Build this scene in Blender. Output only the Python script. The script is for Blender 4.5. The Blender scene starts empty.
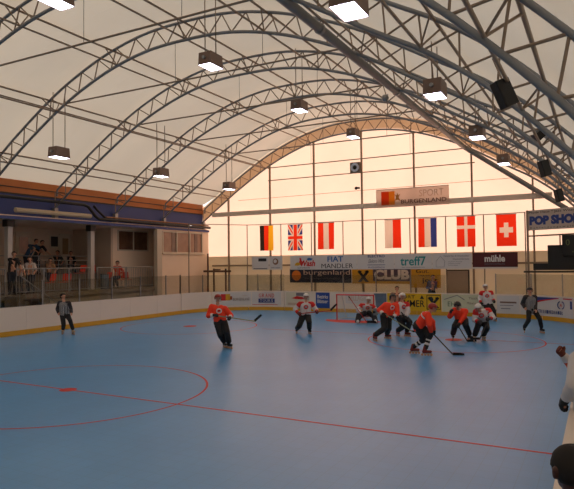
import bpy, bmesh, math, random
import numpy as np
from mathutils import Vector, Matrix, Quaternion
random.seed(4)
S = bpy.context.scene
COL = S.collection
PI = math.pi

# ------------------------------------------------------------------ camera
F_PX, YAW, PIT, ROL = 582.5454, 0.493775, 0.0317405, -0.0112847
CAM = Vector((0, 0, 2.75))
fw = Vector((-math.sin(YAW)*math.cos(PIT), math.cos(YAW)*math.cos(PIT), math.sin(PIT)))
rt = Vector((math.cos(YAW), math.sin(YAW), 0)); up = rt.cross(fw)
r2 = rt*math.cos(ROL)+up*math.sin(ROL); u2 = -rt*math.sin(ROL)+up*math.cos(ROL)
cd = bpy.data.cameras.new('camera'); cam = bpy.data.objects.new('camera', cd); COL.objects.link(cam)
cam.matrix_world = Matrix(((r2.x, u2.x, -fw.x, CAM.x), (r2.y, u2.y, -fw.y, CAM.y), (r2.z, u2.z, -fw.z, CAM.z), (0, 0, 0, 1)))
cd.sensor_fit = 'HORIZONTAL'; cd.sensor_width = 36; cd.lens = 36*F_PX/574; cd.clip_start = .05; cd.clip_end = 300
S.camera = cam
RX = Vector((math.cos(YAW), math.sin(YAW), 0)); FX = Vector((-math.sin(YAW), math.cos(YAW), 0)); UZ = Vector((0, 0, 1))

def at(x, y, d):                      # the place seen at (x, y) of the photograph, d metres ahead
    return CAM + fw*d + r2*((x-287)/F_PX*d) - u2*((y-244.5)/F_PX*d)

# ------------------------------------------------------------------ materials
def lin(c):
    return tuple(((v/255)/12.92 if v/255 <= .04045 else ((v/255+.055)/1.055)**2.4) for v in c)
MATS = {}
def mat(name, rgb, rough=.6, var=.0, scale=4, metal=0, bump=0, bscale=40, spec=.5, emit=0):
    if name in MATS: return MATS[name]
    m = bpy.data.materials.new(name); m.use_nodes = True; nt = m.node_tree
    b = nt.nodes['Principled BSDF']; c = lin(rgb)
    b.inputs['Base Color'].default_value = (*c, 1); b.inputs['Roughness'].default_value = rough
    b.inputs['Metallic'].default_value = metal; b.inputs['Specular IOR Level'].default_value = spec
    tc = nt.nodes.new('ShaderNodeTexCoord')
    if var:
        n = nt.nodes.new('ShaderNodeTexNoise'); n.inputs['Scale'].default_value = scale; n.inputs['Detail'].default_value = 5
        nt.links.new(tc.outputs['Object'], n.inputs['Vector'])
        r = nt.nodes.new('ShaderNodeMapRange'); r.inputs[3].default_value = 1-var; r.inputs[4].default_value = 1+var
        nt.links.new(n.outputs[0], r.inputs[0])
        v = nt.nodes.new('ShaderNodeVectorMath'); v.operation = 'SCALE'; v.inputs[0].default_value = c
        nt.links.new(r.outputs[0], v.inputs['Scale']); nt.links.new(v.outputs[0], b.inputs['Base Color'])
    if bump:
        n2 = nt.nodes.new('ShaderNodeTexNoise'); n2.inputs['Scale'].default_value = bscale
        nt.links.new(tc.outputs['Object'], n2.inputs['Vector'])
        bp = nt.nodes.new('ShaderNodeBump'); bp.inputs['Strength'].default_value = bump; bp.inputs['Distance'].default_value = .02
        nt.links.new(n2.outputs[0], bp.inputs['Height']); nt.links.new(bp.outputs[0], b.inputs['Normal'])
    if emit:
        b.inputs['Emission Color'].default_value = (*c, 1); b.inputs['Emission Strength'].default_value = emit
    MATS[name] = m; return m

def membrane(name, trans, refl, tint=None):
    """coated fabric: lets daylight through and scatters it"""
    m = bpy.data.materials.new(name); m.use_nodes = True; nt = m.node_tree
    nt.nodes.remove(nt.nodes['Principled BSDF']); out = nt.nodes['Material Output']
    d = nt.nodes.new('ShaderNodeBsdfDiffuse'); t = nt.nodes.new('ShaderNodeBsdfTranslucent'); a = nt.nodes.new('ShaderNodeAddShader')
    d.inputs[0].default_value = (*refl, 1)
    tc = nt.nodes.new('ShaderNodeTexCoord'); n = nt.nodes.new('ShaderNodeTexNoise'); n.inputs['Scale'].default_value = .35; n.inputs['Detail'].default_value = 4
    nt.links.new(tc.outputs['Object'], n.inputs['Vector'])
    r = nt.nodes.new('ShaderNodeMapRange'); r.inputs[3].default_value = .86; r.inputs[4].default_value = 1.12
    nt.links.new(n.outputs[0], r.inputs[0])
    v = nt.nodes.new('ShaderNodeVectorMath'); v.operation = 'SCALE'; v.inputs[0].default_value = trans
    nt.links.new(r.outputs[0], v.inputs['Scale']); nt.links.new(v.outputs[0], t.inputs[0])
    nt.links.new(d.outputs[0], a.inputs[0]); nt.links.new(t.outputs[0], a.inputs[1]); nt.links.new(a.outputs[0], out.inputs[0])
    MATS[name] = m; return m

def glassmat(name, tint, gloss=.06, rough=.05):
    m = bpy.data.materials.new(name); m.use_nodes = True; nt = m.node_tree
    nt.nodes.remove(nt.nodes['Principled BSDF']); out = nt.nodes['Material Output']
    t = nt.nodes.new('ShaderNodeBsdfTransparent'); t.inputs[0].default_value = (*tint, 1)
    g = nt.nodes.new('ShaderNodeBsdfGlossy'); g.inputs['Roughness'].default_value = rough
    x = nt.nodes.new('ShaderNodeMixShader'); x.inputs[0].default_value = gloss
    nt.links.new(t.outputs[0], x.inputs[1]); nt.links.new(g.outputs[0], x.inputs[2]); nt.links.new(x.outputs[0], out.inputs[0])
    MATS[name] = m; return m

# ------------------------------------------------------------------ object helpers
def link(name, me, parent=None, m=None):
    o = bpy.data.objects.new(name, me); COL.objects.link(o)
    if parent: o.parent = parent
    if m is not None and me is not None:
        for mm in (m if isinstance(m, (list, tuple)) else [m]): me.materials.append(mm)
    return o
def tag(o, label=None, cat=None, group=None, kind=None):
    if label: o['label'] = label
    if cat: o['category'] = cat
    if group: o['group'] = group
    if kind: o['kind'] = kind
    return o
def empty(name, loc=(0, 0, 0), rz=0):
    o = bpy.data.objects.new(name, None); COL.objects.link(o); o.location = loc; o.rotation_euler = (0, 0, rz); o.empty_display_size = .2
    return o
def copy_tree(o, parent=None):
    c = o.copy(); COL.objects.link(c)
    if parent: c.parent = parent
    for ch in list(o.children): copy_tree(ch, c)
    return c

class MB:                              # gathers shapes into one mesh
    def __init__(s): s.v = []; s.f = []; s.sm = []
    def add(s, vs, fs, smooth=False):
        b = len(s.v); s.v += [tuple(q) for q in vs]; s.f += [tuple(i+b for i in f) for f in fs]; s.sm += [smooth]*len(fs)
    def box(s, x0, y0, z0, x1, y1, z1, M=None):
        vs = [Vector(q) for q in ((x0,y0,z0),(x1,y0,z0),(x1,y1,z0),(x0,y1,z0),(x0,y0,z1),(x1,y0,z1),(x1,y1,z1),(x0,y1,z1))]
        if M: vs = [M @ q for q in vs]
        s.add(vs, [(0,3,2,1),(4,5,6,7),(0,1,5,4),(1,2,6,5),(2,3,7,6),(3,0,4,7)]); return s
    def tube(s, pts, r, n=8, caps=True):
        pts = [Vector(q) for q in pts]; rr = r if isinstance(r, (list, tuple)) else [r]*len(pts)
        vs = []; fs = []; prev = None
        for i, q in enumerate(pts):
            t = (pts[min(i+1, len(pts)-1)]-pts[max(i-1, 0)]).normalized()
            if prev is None: a = t.orthogonal().normalized()
            else:
                a = prev - t*prev.dot(t); a.normalize()
            prev = a; b = t.cross(a)
            for k in range(n):
                w = 2*PI*k/n; vs.append(q+(a*math.cos(w)+b*math.sin(w))*rr[i])
        for i in range(len(pts)-1):
            for k in range(n): fs.append((i*n+k, i*n+(k+1) % n, (i+1)*n+(k+1) % n, (i+1)*n+k))
        s.add(vs, fs, True)
        if caps:
            s.add(vs[:n], [tuple(range(n-1, -1, -1))]); s.add(vs[-n:], [tuple(range(n))])
        return s
    def bar(s, a, b, w, h=None, upv=(0, 0, 1)):      # rectangular bar
        a = Vector(a); b = Vector(b); h = h or w; t = (b-a).normalized(); u = Vector(upv)
        if abs(t.dot(u)) > .98: u = Vector((1, 0, 0))
        x = t.cross(u).normalized()*w/2; y = x.cross(t).normalized()*h/2
        s.add([a-x-y, a+x-y, a+x+y, a-x+y, b-x-y, b+x-y, b+x+y, b-x+y], [(0,3,2,1),(4,5,6,7),(0,1,5,4),(1,2,6,5),(2,3,7,6),(3,0,4,7)]); return s
    def prism(s, poly, y0, y1):                      # poly in (x, z)
        n = len(poly); vs = [(x, y0, z) for x, z in poly]+[(x, y1, z) for x, z in poly]
        s.add(vs, [tuple(range(n)), tuple(range(2*n-1, n-1, -1))]+[(i, i+n, (i+1) % n+n, (i+1) % n) for i in range(n)]); return s
    def strip(s, A, B, closed=False, smooth=True):
        n = len(A); s.add(list(A)+list(B), [(i, (i+1) % n, (i+1) % n+n, i+n) for i in range(n if closed else n-1)], smooth); return s
    def sphere(s, c, r, seg=14, rings=8, sc=(1, 1, 1)):
        c = Vector(c); vs = []; fs = []
        for i in range(rings+1):
            p = PI*i/rings
            for k in range(seg):
                w = 2*PI*k/seg; vs.append(c+Vector((math.sin(p)*math.cos(w)*sc[0], math.sin(p)*math.sin(w)*sc[1], math.cos(p)*sc[2]))*r)
        for i in range(rings):
            for k in range(seg): fs.append((i*seg+k, (i+1)*seg+k, (i+1)*seg+(k+1) % seg, i*seg+(k+1) % seg))
        s.add(vs, fs, True); return s
    def build(s, name, m, parent=None, bevel=0):
        me = bpy.data.meshes.new(name); me.from_pydata(s.v, [], s.f); me.update()
        me.polygons.foreach_set('use_smooth', s.sm)
        o = link(name, me, parent, m)
        if bevel:
            bv = o.modifiers.new('bevel', 'BEVEL'); bv.width = bevel; bv.segments = 2; bv.limit_method = 'ANGLE'
        return o
def struct(name, mb, m, **k): return tag(mb.build(name, m, **k), kind='structure')

def text(body, width, height, m, parent, centre, name='lettering', depth=.004, bold=0, rz=0, shear=0):
    """raised lettering on an upright surface facing -Y (turned by rz), centred at centre in the parent's frame"""
    cu = bpy.data.curves.new('t', 'FONT'); cu.body = body; cu.size = 1; cu.extrude = .02; cu.offset = bold; cu.align_x = 'CENTER'; cu.align_y = 'CENTER'; cu.shear = shear; cu.resolution_u = 3
    to = bpy.data.objects.new('t', cu); COL.objects.link(to)
    bpy.context.view_layer.update()
    me = bpy.data.meshes.new_from_object(to.evaluated_get(bpy.context.evaluated_depsgraph_get()))
    bpy.data.objects.remove(to)
    co = np.array([v.co[:] for v in me.vertices]); lo, hi = co.min(0), co.max(0)
    c = (lo+hi)/2; sx = width/(hi[0]-lo[0]); sy = height/(hi[1]-lo[1])
    n = np.stack([(co[:, 0]-c[0])*sx, (co[:, 2])*-depth/.02, (co[:, 1]-c[1])*sy], 1)
    for v, q in zip(me.vertices, n): v.co = q
    me.name = name; me.materials.clear()
    me.flip_normals()
    o = link(name, me, parent, m); o.location = centre; o.rotation_euler = (0, 0, rz)
    return o

# palette
steel = mat('grey_painted_steel', (134, 136, 140), .45, .08, 3, metal=.3)
steel2 = mat('dull_steel_tube', (146, 128, 112), .5, .08, 3, metal=.3)
dark_steel = mat('dark_steel', (52, 46, 42), .5, .1)
galv = mat('galvanised_steel', (150, 150, 150), .4, .1, 8, metal=.6)
M_roof = membrane('roof_membrane', (.200, .157, .115), (.60, .54, .48))
M_gable = membrane('gable_membrane', (.57, .335, .235), (.3, .27, .23))
M_gable2 = membrane('shaded_membrane', (.22, .20, .175), (.42, .40, .38))
white = mat('white_plastic', (232, 218, 204), .45, .03, 2)
yellow = mat('yellow_plastic', (216, 160, 40), .45, .05, 3)
red = mat('red_paint', (205, 38, 34), .5, .06, 8)
blackm = mat('black_plastic', (18, 17, 18), .5)
banner_w = mat('white_banner_vinyl', (214, 210, 208), .55, .04, 2)
glass = glassmat('clear_glass', (.86, .87, .86), .05)

# ------------------------------------------------------------------ floor
def floor_mat():
    m = bpy.data.materials.new('blue_sport_tiles'); m.use_nodes = True; nt = m.node_tree; b = nt.nodes['Principled BSDF']
    tc = nt.nodes.new('ShaderNodeTexCoord')
    n = nt.nodes.new('ShaderNodeTexNoise'); n.inputs['Scale'].default_value = .6; n.inputs['Detail'].default_value = 6; n.inputs['Roughness'].default_value = .6
    nt.links.new(tc.outputs['Object'], n.inputs['Vector'])
    cr = nt.nodes.new('ShaderNodeValToRGB'); cr.color_ramp.elements[0].position = .3; cr.color_ramp.elements[1].position = .75
    cr.color_ramp.elements[0].color = (*lin((70, 150, 214)), 1); cr.color_ramp.elements[1].color = (*lin((84, 162, 224)), 1)
    nt.links.new(n.outputs[0], cr.inputs[0])
    br = nt.nodes.new('ShaderNodeTexBrick'); br.offset = 0; br.inputs['Scale'].default_value = 1; br.inputs['Brick Width'].default_value = .25; br.inputs['Row Height'].default_value = .25
    br.inputs['Mortar Size'].default_value = .004; br.inputs['Color1'].default_value = (1, 1, 1, 1); br.inputs['Color2'].default_value = (.965, .965, .965, 1); br.inputs['Mortar'].default_value = (.8, .8, .8, 1)
    nt.links.new(tc.outputs['Object'], br.inputs['Vector'])
    mx = nt.nodes.new('ShaderNodeMix'); mx.data_type = 'RGBA'; mx.blend_type = 'MULTIPLY'; mx.inputs[0].default_value = 1
    nt.links.new(cr.outputs[0], mx.inputs[6]); nt.links.new(br.outputs[0], mx.inputs[7]); nt.links.new(mx.outputs[2], b.inputs['Base Color'])
    b.inputs['Roughness'].default_value = .35; b.inputs['Specular IOR Level'].default_value = 1.0; b.inputs['IOR'].default_value = 1.62
    MATS['floor'] = m; return m
concrete = mat('grey_concrete', (120, 112, 102), .85, .15, 1.5, bump=.1)
struct('floor', MB().box(-28.5, -14, -.22, 4, 33, -.02), concrete)

# rink outline: rounded rectangle, x -20.42..-.36, y -11.5..29.75
X0, X1, YB, YN, RC = -20.42, -.33, 29.75, -11.5, 4.2
def outline(off=0, n=9):
    P = []
    for cx, cy, a0 in ((X1-RC, YB-RC, 0), (X0+RC, YB-RC, 90), (X0+RC, YN+RC, 180), (X1-RC, YN+RC, 270)):
        for k in range(n+1):
            w = math.radians(a0+90*k/n); P.append((cx+(RC+off)*math.cos(w), cy+(RC+off)*math.sin(w)))
    return P
mb = MB(); po = outline(.05); n = len(po)
mb.add([(x, y, 0) for x, y in po]+[(x, y, -.02) for x, y in po], [tuple(range(n))]+[(i, i+n, (i+1) % n+n, (i+1) % n) for i in range(n)])
struct('floor', mb, floor_mat())
ti = [0]
def marking(mb):
    ti[0] += 1; return struct('trim_%d' % ti[0], mb, red)
def ring(cx, cy, r, w, n=96, a0=0, a1=360):
    A = [(cx+(r-w/2)*math.cos(math.radians(a0+(a1-a0)*k/n)), cy+(r-w/2)*math.sin(math.radians(a0+(a1-a0)*k/n)), .003) for k in range(n+1)]
    B = [(cx+(r+w/2)*math.cos(math.radians(a0+(a1-a0)*k/n)), cy+(r+w/2)*math.sin(math.radians(a0+(a1-a0)*k/n)), .003) for k in range(n+1)]
    return MB().strip(A, B, smooth=False)
marking(MB().box(X0+.02, 9.1, .0005, X1-.02, 9.15, .003))
marking(ring(-10.45, 9.12, 3.05, .05))
mb = MB(); cx, cy = -10.45, 9.12
mb.add([(cx+.19*math.cos(a*PI/8), cy+.19*math.sin(a*PI/8), .004) for a in range(16)], [tuple(range(16))]); marking(mb)
for cx in (-16.1, -4.6):
    marking(ring(cx, 20.75, 2.95, .05))
    mb = MB(); mb.add([(cx+.3*math.cos(a*PI/8), 20.75+.3*math.sin(a*PI/8), .004) for a in range(16)], [tuple(range(16))]); marking(mb)
marking(MB().box(-12.6, 21.1, .0005, X1-.02, 21.14, .003))
mb = MB(); mb.add([(-10.3, 25.85, .004)]+[(-10.3+1.45*math.cos(PI+PI*k/24), 25.85+1.15*math.sin(PI+PI*k/24), .004) for k in range(25)], [tuple(range(26))]); marking(mb)

# ------------------------------------------------------------------ boards
BH = 1.13
ORD = ['first', 'second', 'third', 'fourth', 'fifth', 'sixth', 'seventh', 'eighth', 'ninth', 'tenth', 'eleventh', 'twelfth', 'thirteenth']
def board_path(pts, label, group):
    """one board panel standing along a path of (x, y) points, inner face on the path, thickness outwards"""
    c = Vector(pts[len(pts)//2]).to_3d(); o = empty('rink_board', (c.x, c.y, 0))
    cen = Vector((-10.4, 12)); P = [Vector(p) for p in pts]; N = []
    for i, p in enumerate(P):
        t = (P[min(i+1, len(P)-1)]-P[max(i-1, 0)]).normalized(); nn = Vector((t.y, -t.x))
        if nn.dot(p-cen) < 0: nn = -nn
        N.append(nn)
    def slab(z0, z1, i0, i1):
        m_ = MB(); I = [p+nn*i0-c.xy for p, nn in zip(P, N)]; O = [p+nn*i1-c.xy for p, nn in zip(P, N)]
        R = [[(q.x, q.y, z) for q in L] for L, z in ((I, z0), (I, z1), (O, z1), (O, z0))]
        for a in range(4): m_.strip(R[a], R[(a+1) % 4], smooth=len(P) > 2)
        for e in (0, -1): m_.add([r[e] for r in R], [(0, 1, 2, 3)])
        return m_
    slab(.0, BH-.03, 0, .05).build('panel', white, o)
    slab(.004, .2, -.012, .0).build('kick_strip', yellow, o)
    slab(BH-.03, BH, -.01, .08).build('cap_rail', white, o)
    fr = MB()
    for q, nn in ((P[0]*.97+P[-1]*.03, N[0]), (P[-1]*.97+P[0]*.03, N[-1])):
        b = q+nn*.075-c.xy; MB().box(b.x-.02, b.y-.02, 0, b.x+.02, b.y+.02, BH-.03).build('support_post', galv, o)
    return tag(o, label, 'rink board', group)
y = YB-RC-.01; k = 0
ys = [y-1.96*i for i in range(11)]
for i in range(10):
    board_path([(X0, ys[i+1]+.008), (X0, ys[i])], 'white rink board along the left side, %s from the far left corner' % ORD[i], 'rink boards along the left side')
def arc(cx, cy, a0, a1, n=5): return [(cx+RC*math.cos(math.radians(a0+(a1-a0)*k/n)), cy+RC*math.sin(math.radians(a0+(a1-a0)*k/n))) for k in range(n+1)]
for i in range(3):
    board_path(arc(X0+RC, YB-RC, 179.8-30*i, 150.2-30*i), 'curved white rink board, far left corner, %s from the left side' % ORD[i], 'curved boards of the far left corner')
    board_path(arc(X1-RC, YB-RC, 89.8-30*i, 60.2-30*i), 'curved white rink board, far right corner, %s from the end wall' % ORD[i], 'curved boards of the far right corner')
bx = [X0+RC+.01+i*(X1-X0-2*RC-.02)/6 for i in range(7)]
for i in range(6):
    board_path([(bx[i]+.005, YB), (bx[i+1]-.005, YB)], 'straight white rink board at the goal end, %s from the left' % ORD[i], 'straight boards at the far end')
for i, (a, b) in enumerate(((1.7, 3.5), (3.51, 5.3), (5.31, 7.1), (7.11, 9.1))):
    board_path([(X1, a), (X1, b)], 'cream topped rink board on the near right, %s from the viewer' % ORD[i], 'boards in front of the bench')

# low glass over the side boards
def glass_panel(a, b, z0, z1, label, group, post=.05):
    a = Vector((a[0], a[1], 0)); b = Vector((b[0], b[1], 0)); o = empty('glass_panel', (a.x, a.y, z0))
    d = b-a; n = d.normalized()
    MB().bar(Vector((0, 0, (z1-z0)/2))+n*.03, d+Vector((0, 0, (z1-z0)/2))-n*.03, .012, z1-z0-.02).build('pane', glass, o)
    MB().box(-post/2, -post/2, 0.0, post/2, post/2, z1-z0+.02).build('post', galv, o)
    return tag(o, label, 'glass panel', group)
gy = [25.55]+[24.35-1.955*i for i in range(10)]
for i in range(10):
    glass_panel((X0-.05, gy[i]), (X0-.05, gy[i+1]), BH, 2.14, 'low clear glass screen on the left boards, %s from the far corner' % ORD[i], 'glass screens on the left boards')
ca = [(X0+RC+(RC+.05)*math.cos(math.radians(180-22.5*k)), YB-RC+(RC+.05)*math.sin(math.radians(180-22.5*k))) for k in range(5)]
for i in range(4):
    glass_panel(ca[i], ca[i+1], BH, 2.1, 'low clear glass screen round the far left corner, %s from the left side' % ORD[i], 'glass screens of the far left corner')
cb = [(X1-RC+(RC+.05)*math.cos(math.radians(90-22.5*k)), YB-RC+(RC+.05)*math.sin(math.radians(90-22.5*k))) for k in range(4)]
for i in range(3):
    glass_panel(cb[i], cb[i+1], BH, 2.1, 'low clear glass screen round the far right corner, %s from the end wall' % ORD[i], 'glass screens of the far right corner')
# tall net poles behind the goal end with the cable they carry
NP = [-20.47, -18.45, -16.5, -14.52, -12.57, -10.67, -8.78, -6.92, -5.06, -3.13]
def edge_y(x):
    if x < X0+RC: return YB-RC+math.sqrt(max(0, (RC+.1)**2-(x-X0-RC)**2))
    if x > X1-RC: return YB-RC+math.sqrt(max(0, (RC+.1)**2-(x-X1+RC)**2))
    return YB+.1
pole_xy = []
for i, x in enumerate(NP):
    yy = edge_y(x) if i else 26.4
    if i == 0: x = X0-.16
    yy = max(yy, YB-.6) if 0 < i < 9 else yy
    pole_xy.append((x, yy+.07))
    o = MB().tube([(0, 0, 0), (0, 0, 5.05)], .028).build('net_pole', steel2); o.location = (x, yy+.07, 0)
    tag(o, 'thin grey net pole behind the far boards, %s from the left' % ORD[i], 'pole', 'net poles at the far end')
for i in range(5):
    a = NP[1]+(NP[9]-NP[1])*i/5
for i in range(6):
    j0, j1 = [0, 2, 4, 5, 7, 8][i], [1, 3, 5, 6, 8, 9][i]
tag(MB().tube([(x, y_, 5.03) for x, y_ in pole_xy], .02).build('top_cable', steel2), 'thin cable strung along the tops of the net poles, flags hanging from it', 'cable')
for i in range(1, 7):
    a, b = pole_xy[i+0], pole_xy[i+1]
    glass_panel((a[0], a[1]-.1), (b[0], b[1]-.1), BH, 2.06, 'low clear glass screen above the goal end boards, %s from the left' % ORD[i-1], 'glass screens at the far end', .03)

# ------------------------------------------------------------------ roof arches
XC = -12.0
def spline(tab, n):
    tab = [Vector(t) for t in tab]; out = []
    T = [tab[0]*2-tab[1]]+tab+[tab[-1]*2-tab[-2]]
    for i in range(1, len(T)-2):
        for k in range(n):
            t = k/n; a, b, c, d = T[i-1], T[i], T[i+1], T[i+2]
            out.append(.5*((2*b)+(c-a)*t+(2*a-5*b+4*c-d)*t*t+(3*b-a-3*c+d)*t**3))
    return out+[tab[-1]]
half = [(0, 10.2), (1.5, 10.14), (2.95, 9.87), (4.4, 9.4), (6.0, 8.68), (8.0, 7.5), (9.4, 6.55), (10.9, 5.5)]
tab = [(XC-u, z) for u, z in reversed(half)]+[(XC+u, z) for u, z in half[1:6]]+[(XC+9.0, 6.93), (XC+10, 6.2), (XC+10.76, 5.5), (XC+11.47, 4.76), (XC+11.77, 4.42), (XC+12.3, 3.7), (XC+12.9, 2.6), (XC+13.3, 1.6)]
LOW = spline(tab, 6)
def offset(path, d):
    out = []
    for i, q in enumerate(path):
        t = (path[min(i+1, len(path)-1)]-path[max(i-1, 0)]).normalized(); out.append(q+Vector((-t.y, t.x))*d)
    return out
UPP = offset(LOW, .62); SKIN = offset(LOW, .80)
def zat(path, x):
    for a, b in zip(path, path[1:]):
        if a.x <= x <= b.x: return a.y+(b.y-a.y)*(x-a.x)/(b.x-a.x)
    return path[0].y if x < path[0].x else path[-1].y
def resample(path, step):
    L = [0]
    for a, b in zip(path, path[1:]): L.append(L[-1]+(b-a).length)
    n = round(L[-1]/step); out = []
    for k in range(n+1):
        s = L[-1]*k/n; i = min(max(np.searchsorted(L, s)-1, 0), len(path)-2)
        out.append(path[i].lerp(path[i+1], (s-L[i])/(L[i+1]-L[i])))
    return out
AY = [31.0-3.93*i for i in range(12)]
arch = empty('truss_arch', (XC, AY[0], 0))
MB().tube([(p.x-XC, 0, p.y) for p in LOW], .052, 10).build('bottom_chord', steel, arch)
up_path = [Vector((LOW[0].x+.12, 6.05))]+[p for p in UPP if p.y > 6.2 or p.x > XC]
MB().tube([(p.x-XC, 0, p.y) for p in up_path], .048, 10).build('top_chord', steel, arch)
lo_n = resample(LOW, .88)
nw = len(lo_n)-1
for i in range(nw):
    a, b = lo_n[i], lo_n[i+1]
    t = (b-a).normalized(); nrm = Vector((-t.y, t.x)); m_ = (a+b)/2+nrm*.62
    for q in ((a, b) if i % 1 == 0 else (a,)):
        MB().tube([(q.x-XC, 0, q.y), (m_.x-XC, 0, m_.y)], .023, 6).build('web_bar', steel2, arch)
MB().box(LOW[0].x-XC-.1, -.1, 5.0, LOW[0].x-XC+.1, .1, 5.5).build('foot_bracket', galv, arch)
MB().box(LOW[-1].x-XC-.1, -.1, 0, LOW[-1].x-XC+.1, .1, 1.62).build('foot_bracket', galv, arch)
alab = ['against the glowing end wall']+['%s in from the end wall' % s for s in ORD[1:]]
for i, yy in enumerate(AY[:11]):
    o = arch if i == 0 else copy_tree(arch)
    o.location = (XC, yy, 0)
    tag(o, 'grey steel tube truss arch spanning the hall, %s' % alab[i], 'roof arch', 'truss arches carrying the roof')
# purlins
PX = [-3.05, -6.2, -8.95, 0, 3.05, 6.2, 8.95]
PX = [-8.95, -6.2, -3.05, 0, 3.05, 6.2, 8.95, 10.8]
for i, u in enumerate(PX):
    x = XC+u; zl = zat(LOW, x); t = Vector((1, (zat(LOW, x+.2)-zat(LOW, x-.2))/.4)).normalized(); nrm = Vector((-t.y, t.x))
    o = empty('roof_purlin', (x, 10, zl))
    MB().tube([(0, -20, .05), (0, 21, .05)], .032, 8).build('lower_tube', steel2, o)
    for s in (-.02,):
        q = nrm*.6; MB().tube([(q.x+s, -20, q.y), (q.x+s, 21, q.y)], .036, 8).build('upper_tube', steel2, o)
    if i in (1, 5):
        MB().tube([(.35, -20, .0), (.35, 21, .0)], .026, 8).build('lower_tube', steel2, o)
    for yy in AY[:10]:
        b = MB()
        for d in (-.42, .42):
            if yy-10+d < 21: b.tube([(0, yy-10, .05), (nrm.x*.6, yy-10+d, nrm.y*.6)], .022, 6)
        b.build('brace', steel2, o)
    tag(o, 'pair of grey longitudinal roof tubes with braces, %s from the left eave' % ORD[i], 'purlin', 'longitudinal roof tubes')
# cross ties with hangers
for i, yy in enumerate(AY[:10]):
    zt = 8.86 if i else 8.62
    xs = [x for x in np.arange(XC-8, XC+8, .02) if zat(LOW, x) >= zt]
    o = empty('tie_rod', (XC, yy, zt))
    MB().tube([(xs[0]-XC, 0, 0), (xs[-1]-XC, 0, 0)], .03, 8).build('rod', steel2, o)
    for u in ((-.4, 3.0) if i != 0 else (-3, 3)):
        MB().tube([(u, 0, 0), (u, 0, zat(LOW, XC+u)-zt)], .008, 5).build('hanger_wire', dark_steel, o)
    tag(o, 'horizontal tie rod across the haunches of the roof arch %s' % alab[i], 'tie rod', 'tie rods of the arches')

# roof skin
sk = [Vector((-23.02, 6.62)), Vector((-22.75, 6.72))]+[p for p in SKIN if p.x > -22.3]
mb = MB(); ny = 24
ysk = [31.1-46*k/(ny*4) for k in range(ny*4+1)]
rows = []
for yy in ysk:
    ph = ((31-yy) % 3.93)/3.93; sag = -.10*math.sin(PI*ph)**2
    rows.append([(p.x, yy, p.y+(sag if 2 < j < len(sk)-1 else 0)) for j, p in enumerate(sk)])
for a, b in zip(rows, rows[1:]): mb.strip(a, b)
struct('ceiling', mb, M_roof)

# long duct under the arches
duct = mat('duct_metal', (120, 120, 120), .45, .08, 5, metal=.3)
o = empty('ventilation_duct', (-6.03, 5, 8.58))
MB().tube([(0, -12, 0), (0, 25.2, 0)], .12, 18).build('straight_run', duct, o)
MB().tube([(0, 25.2, 0), (.05, 25.45, -.03), (.25, 25.62, -.18), (.5, 25.66, -.36), (5.0, 25.66, -3.65)], .12, 16).build('sloping_run', duct, o)
for yy in (14.2, 8, 20): MB().tube([(0, yy, 0), (0, yy+.12, 0)], .14, 18).build('collar', galv, o)
tag(o, 'thick grey ventilation duct under the roof, bending down the end wall', 'duct')
o = empty('pipe_valve', (-6.42, 19.2, 8.4)); MB().sphere((0, 0, 0), .13).build('valve_body', galv, o); MB().tube([(0, 0, 0), (.1, 0, .12)], .03).build('stem', galv, o)
tag(o, 'small round metal fitting under the roof duct', 'fitting')

# ------------------------------------------------------------------ end wall
GY = 31.0
wallp = membrane('beige_wall_panel', (.22, .178, .124), (.66, .58, .49))
mb = MB().box(-26.9, GY+.1, -.02, 3.2, GY+.28, 3.21); struct('wall_back', mb, wallp)
mb = MB()
top = [p for p in SKIN if -22.9 < p.x]
A = [(p.x, GY+.2, 3.2) for p in top]; B = [(p.x, GY+.2, max(3.2, p.y+.02)) for p in top]
mb.strip(A, B, smooth=False); mb.add([(-23.3, GY+.2, 3.2), (top[0].x, GY+.2, 3.2), (top[0].x, GY+.2, top[0].y), (-23.3, GY+.2, 6.7)], [(0, 1, 2, 3)])
struct('wall_back', mb, M_gable)
# darker hem band of the gable below the arch
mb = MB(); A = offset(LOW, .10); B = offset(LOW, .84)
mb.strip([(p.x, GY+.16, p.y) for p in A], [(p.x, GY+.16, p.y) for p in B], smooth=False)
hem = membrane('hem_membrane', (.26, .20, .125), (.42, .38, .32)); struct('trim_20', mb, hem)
brown = mat('brown_steel', (150, 130, 108), .55, .08)
gpx = [-20.9, -17.83, -14.82, -11.82, -8.81, -5.78, -2.87]
for i, x in enumerate(gpx):
    o = MB().box(-.042, -.07, 0, .042, .05, zat(LOW, x)).build('gable_post', brown); o.location = (x, GY, 0)
    tag(o, 'upright steel post of the glowing end wall, %s from the left' % ORD[i], 'post', 'end wall posts')
railm = mat('grey_beam', (222, 206, 190), .6, .05)
o = empty('gable_beam', (-12.2, GY, 5.9)); MB().box(-9.9, -.14, -.14, 10.2, -.075, .14).build('beam', railm, o)
for x in gpx[1:]:
    MB().box(x+12.2-.13, -.19, -.08, x+12.2+.13, -.141, .08).build('clamp_plate', white, o)
tag(o, 'wide grey horizontal beam across the glowing end wall', 'beam')
mb = MB().tube([(-17.9, GY-.1, 7.82), (-5.6, GY-.1, 7.82)], .028)
tag(mb.build('gable_rail', brown), 'thin dark rail across the end wall below the tie rod', 'rail')
mb = MB().tube([(-20.2, GY+.06, 6.75), (-3.6, GY+.06, 6.9)], .012)
tag(mb.build('gable_wire', mat('orange_wire', (190, 130, 80), .6)), 'thin orange wire across the end wall above the grey beam', 'wire')
for i, (z, nm) in enumerate(((2.62, 'upper'), (.25, 'lower'))):
    tag(MB().box(-22.2, GY-.02, z-.05, .3, GY+.08, z+.05).build('wall_rail', brown), 'brown rail along the beige end wall behind the boards, the %s one' % nm, 'rail')
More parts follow.
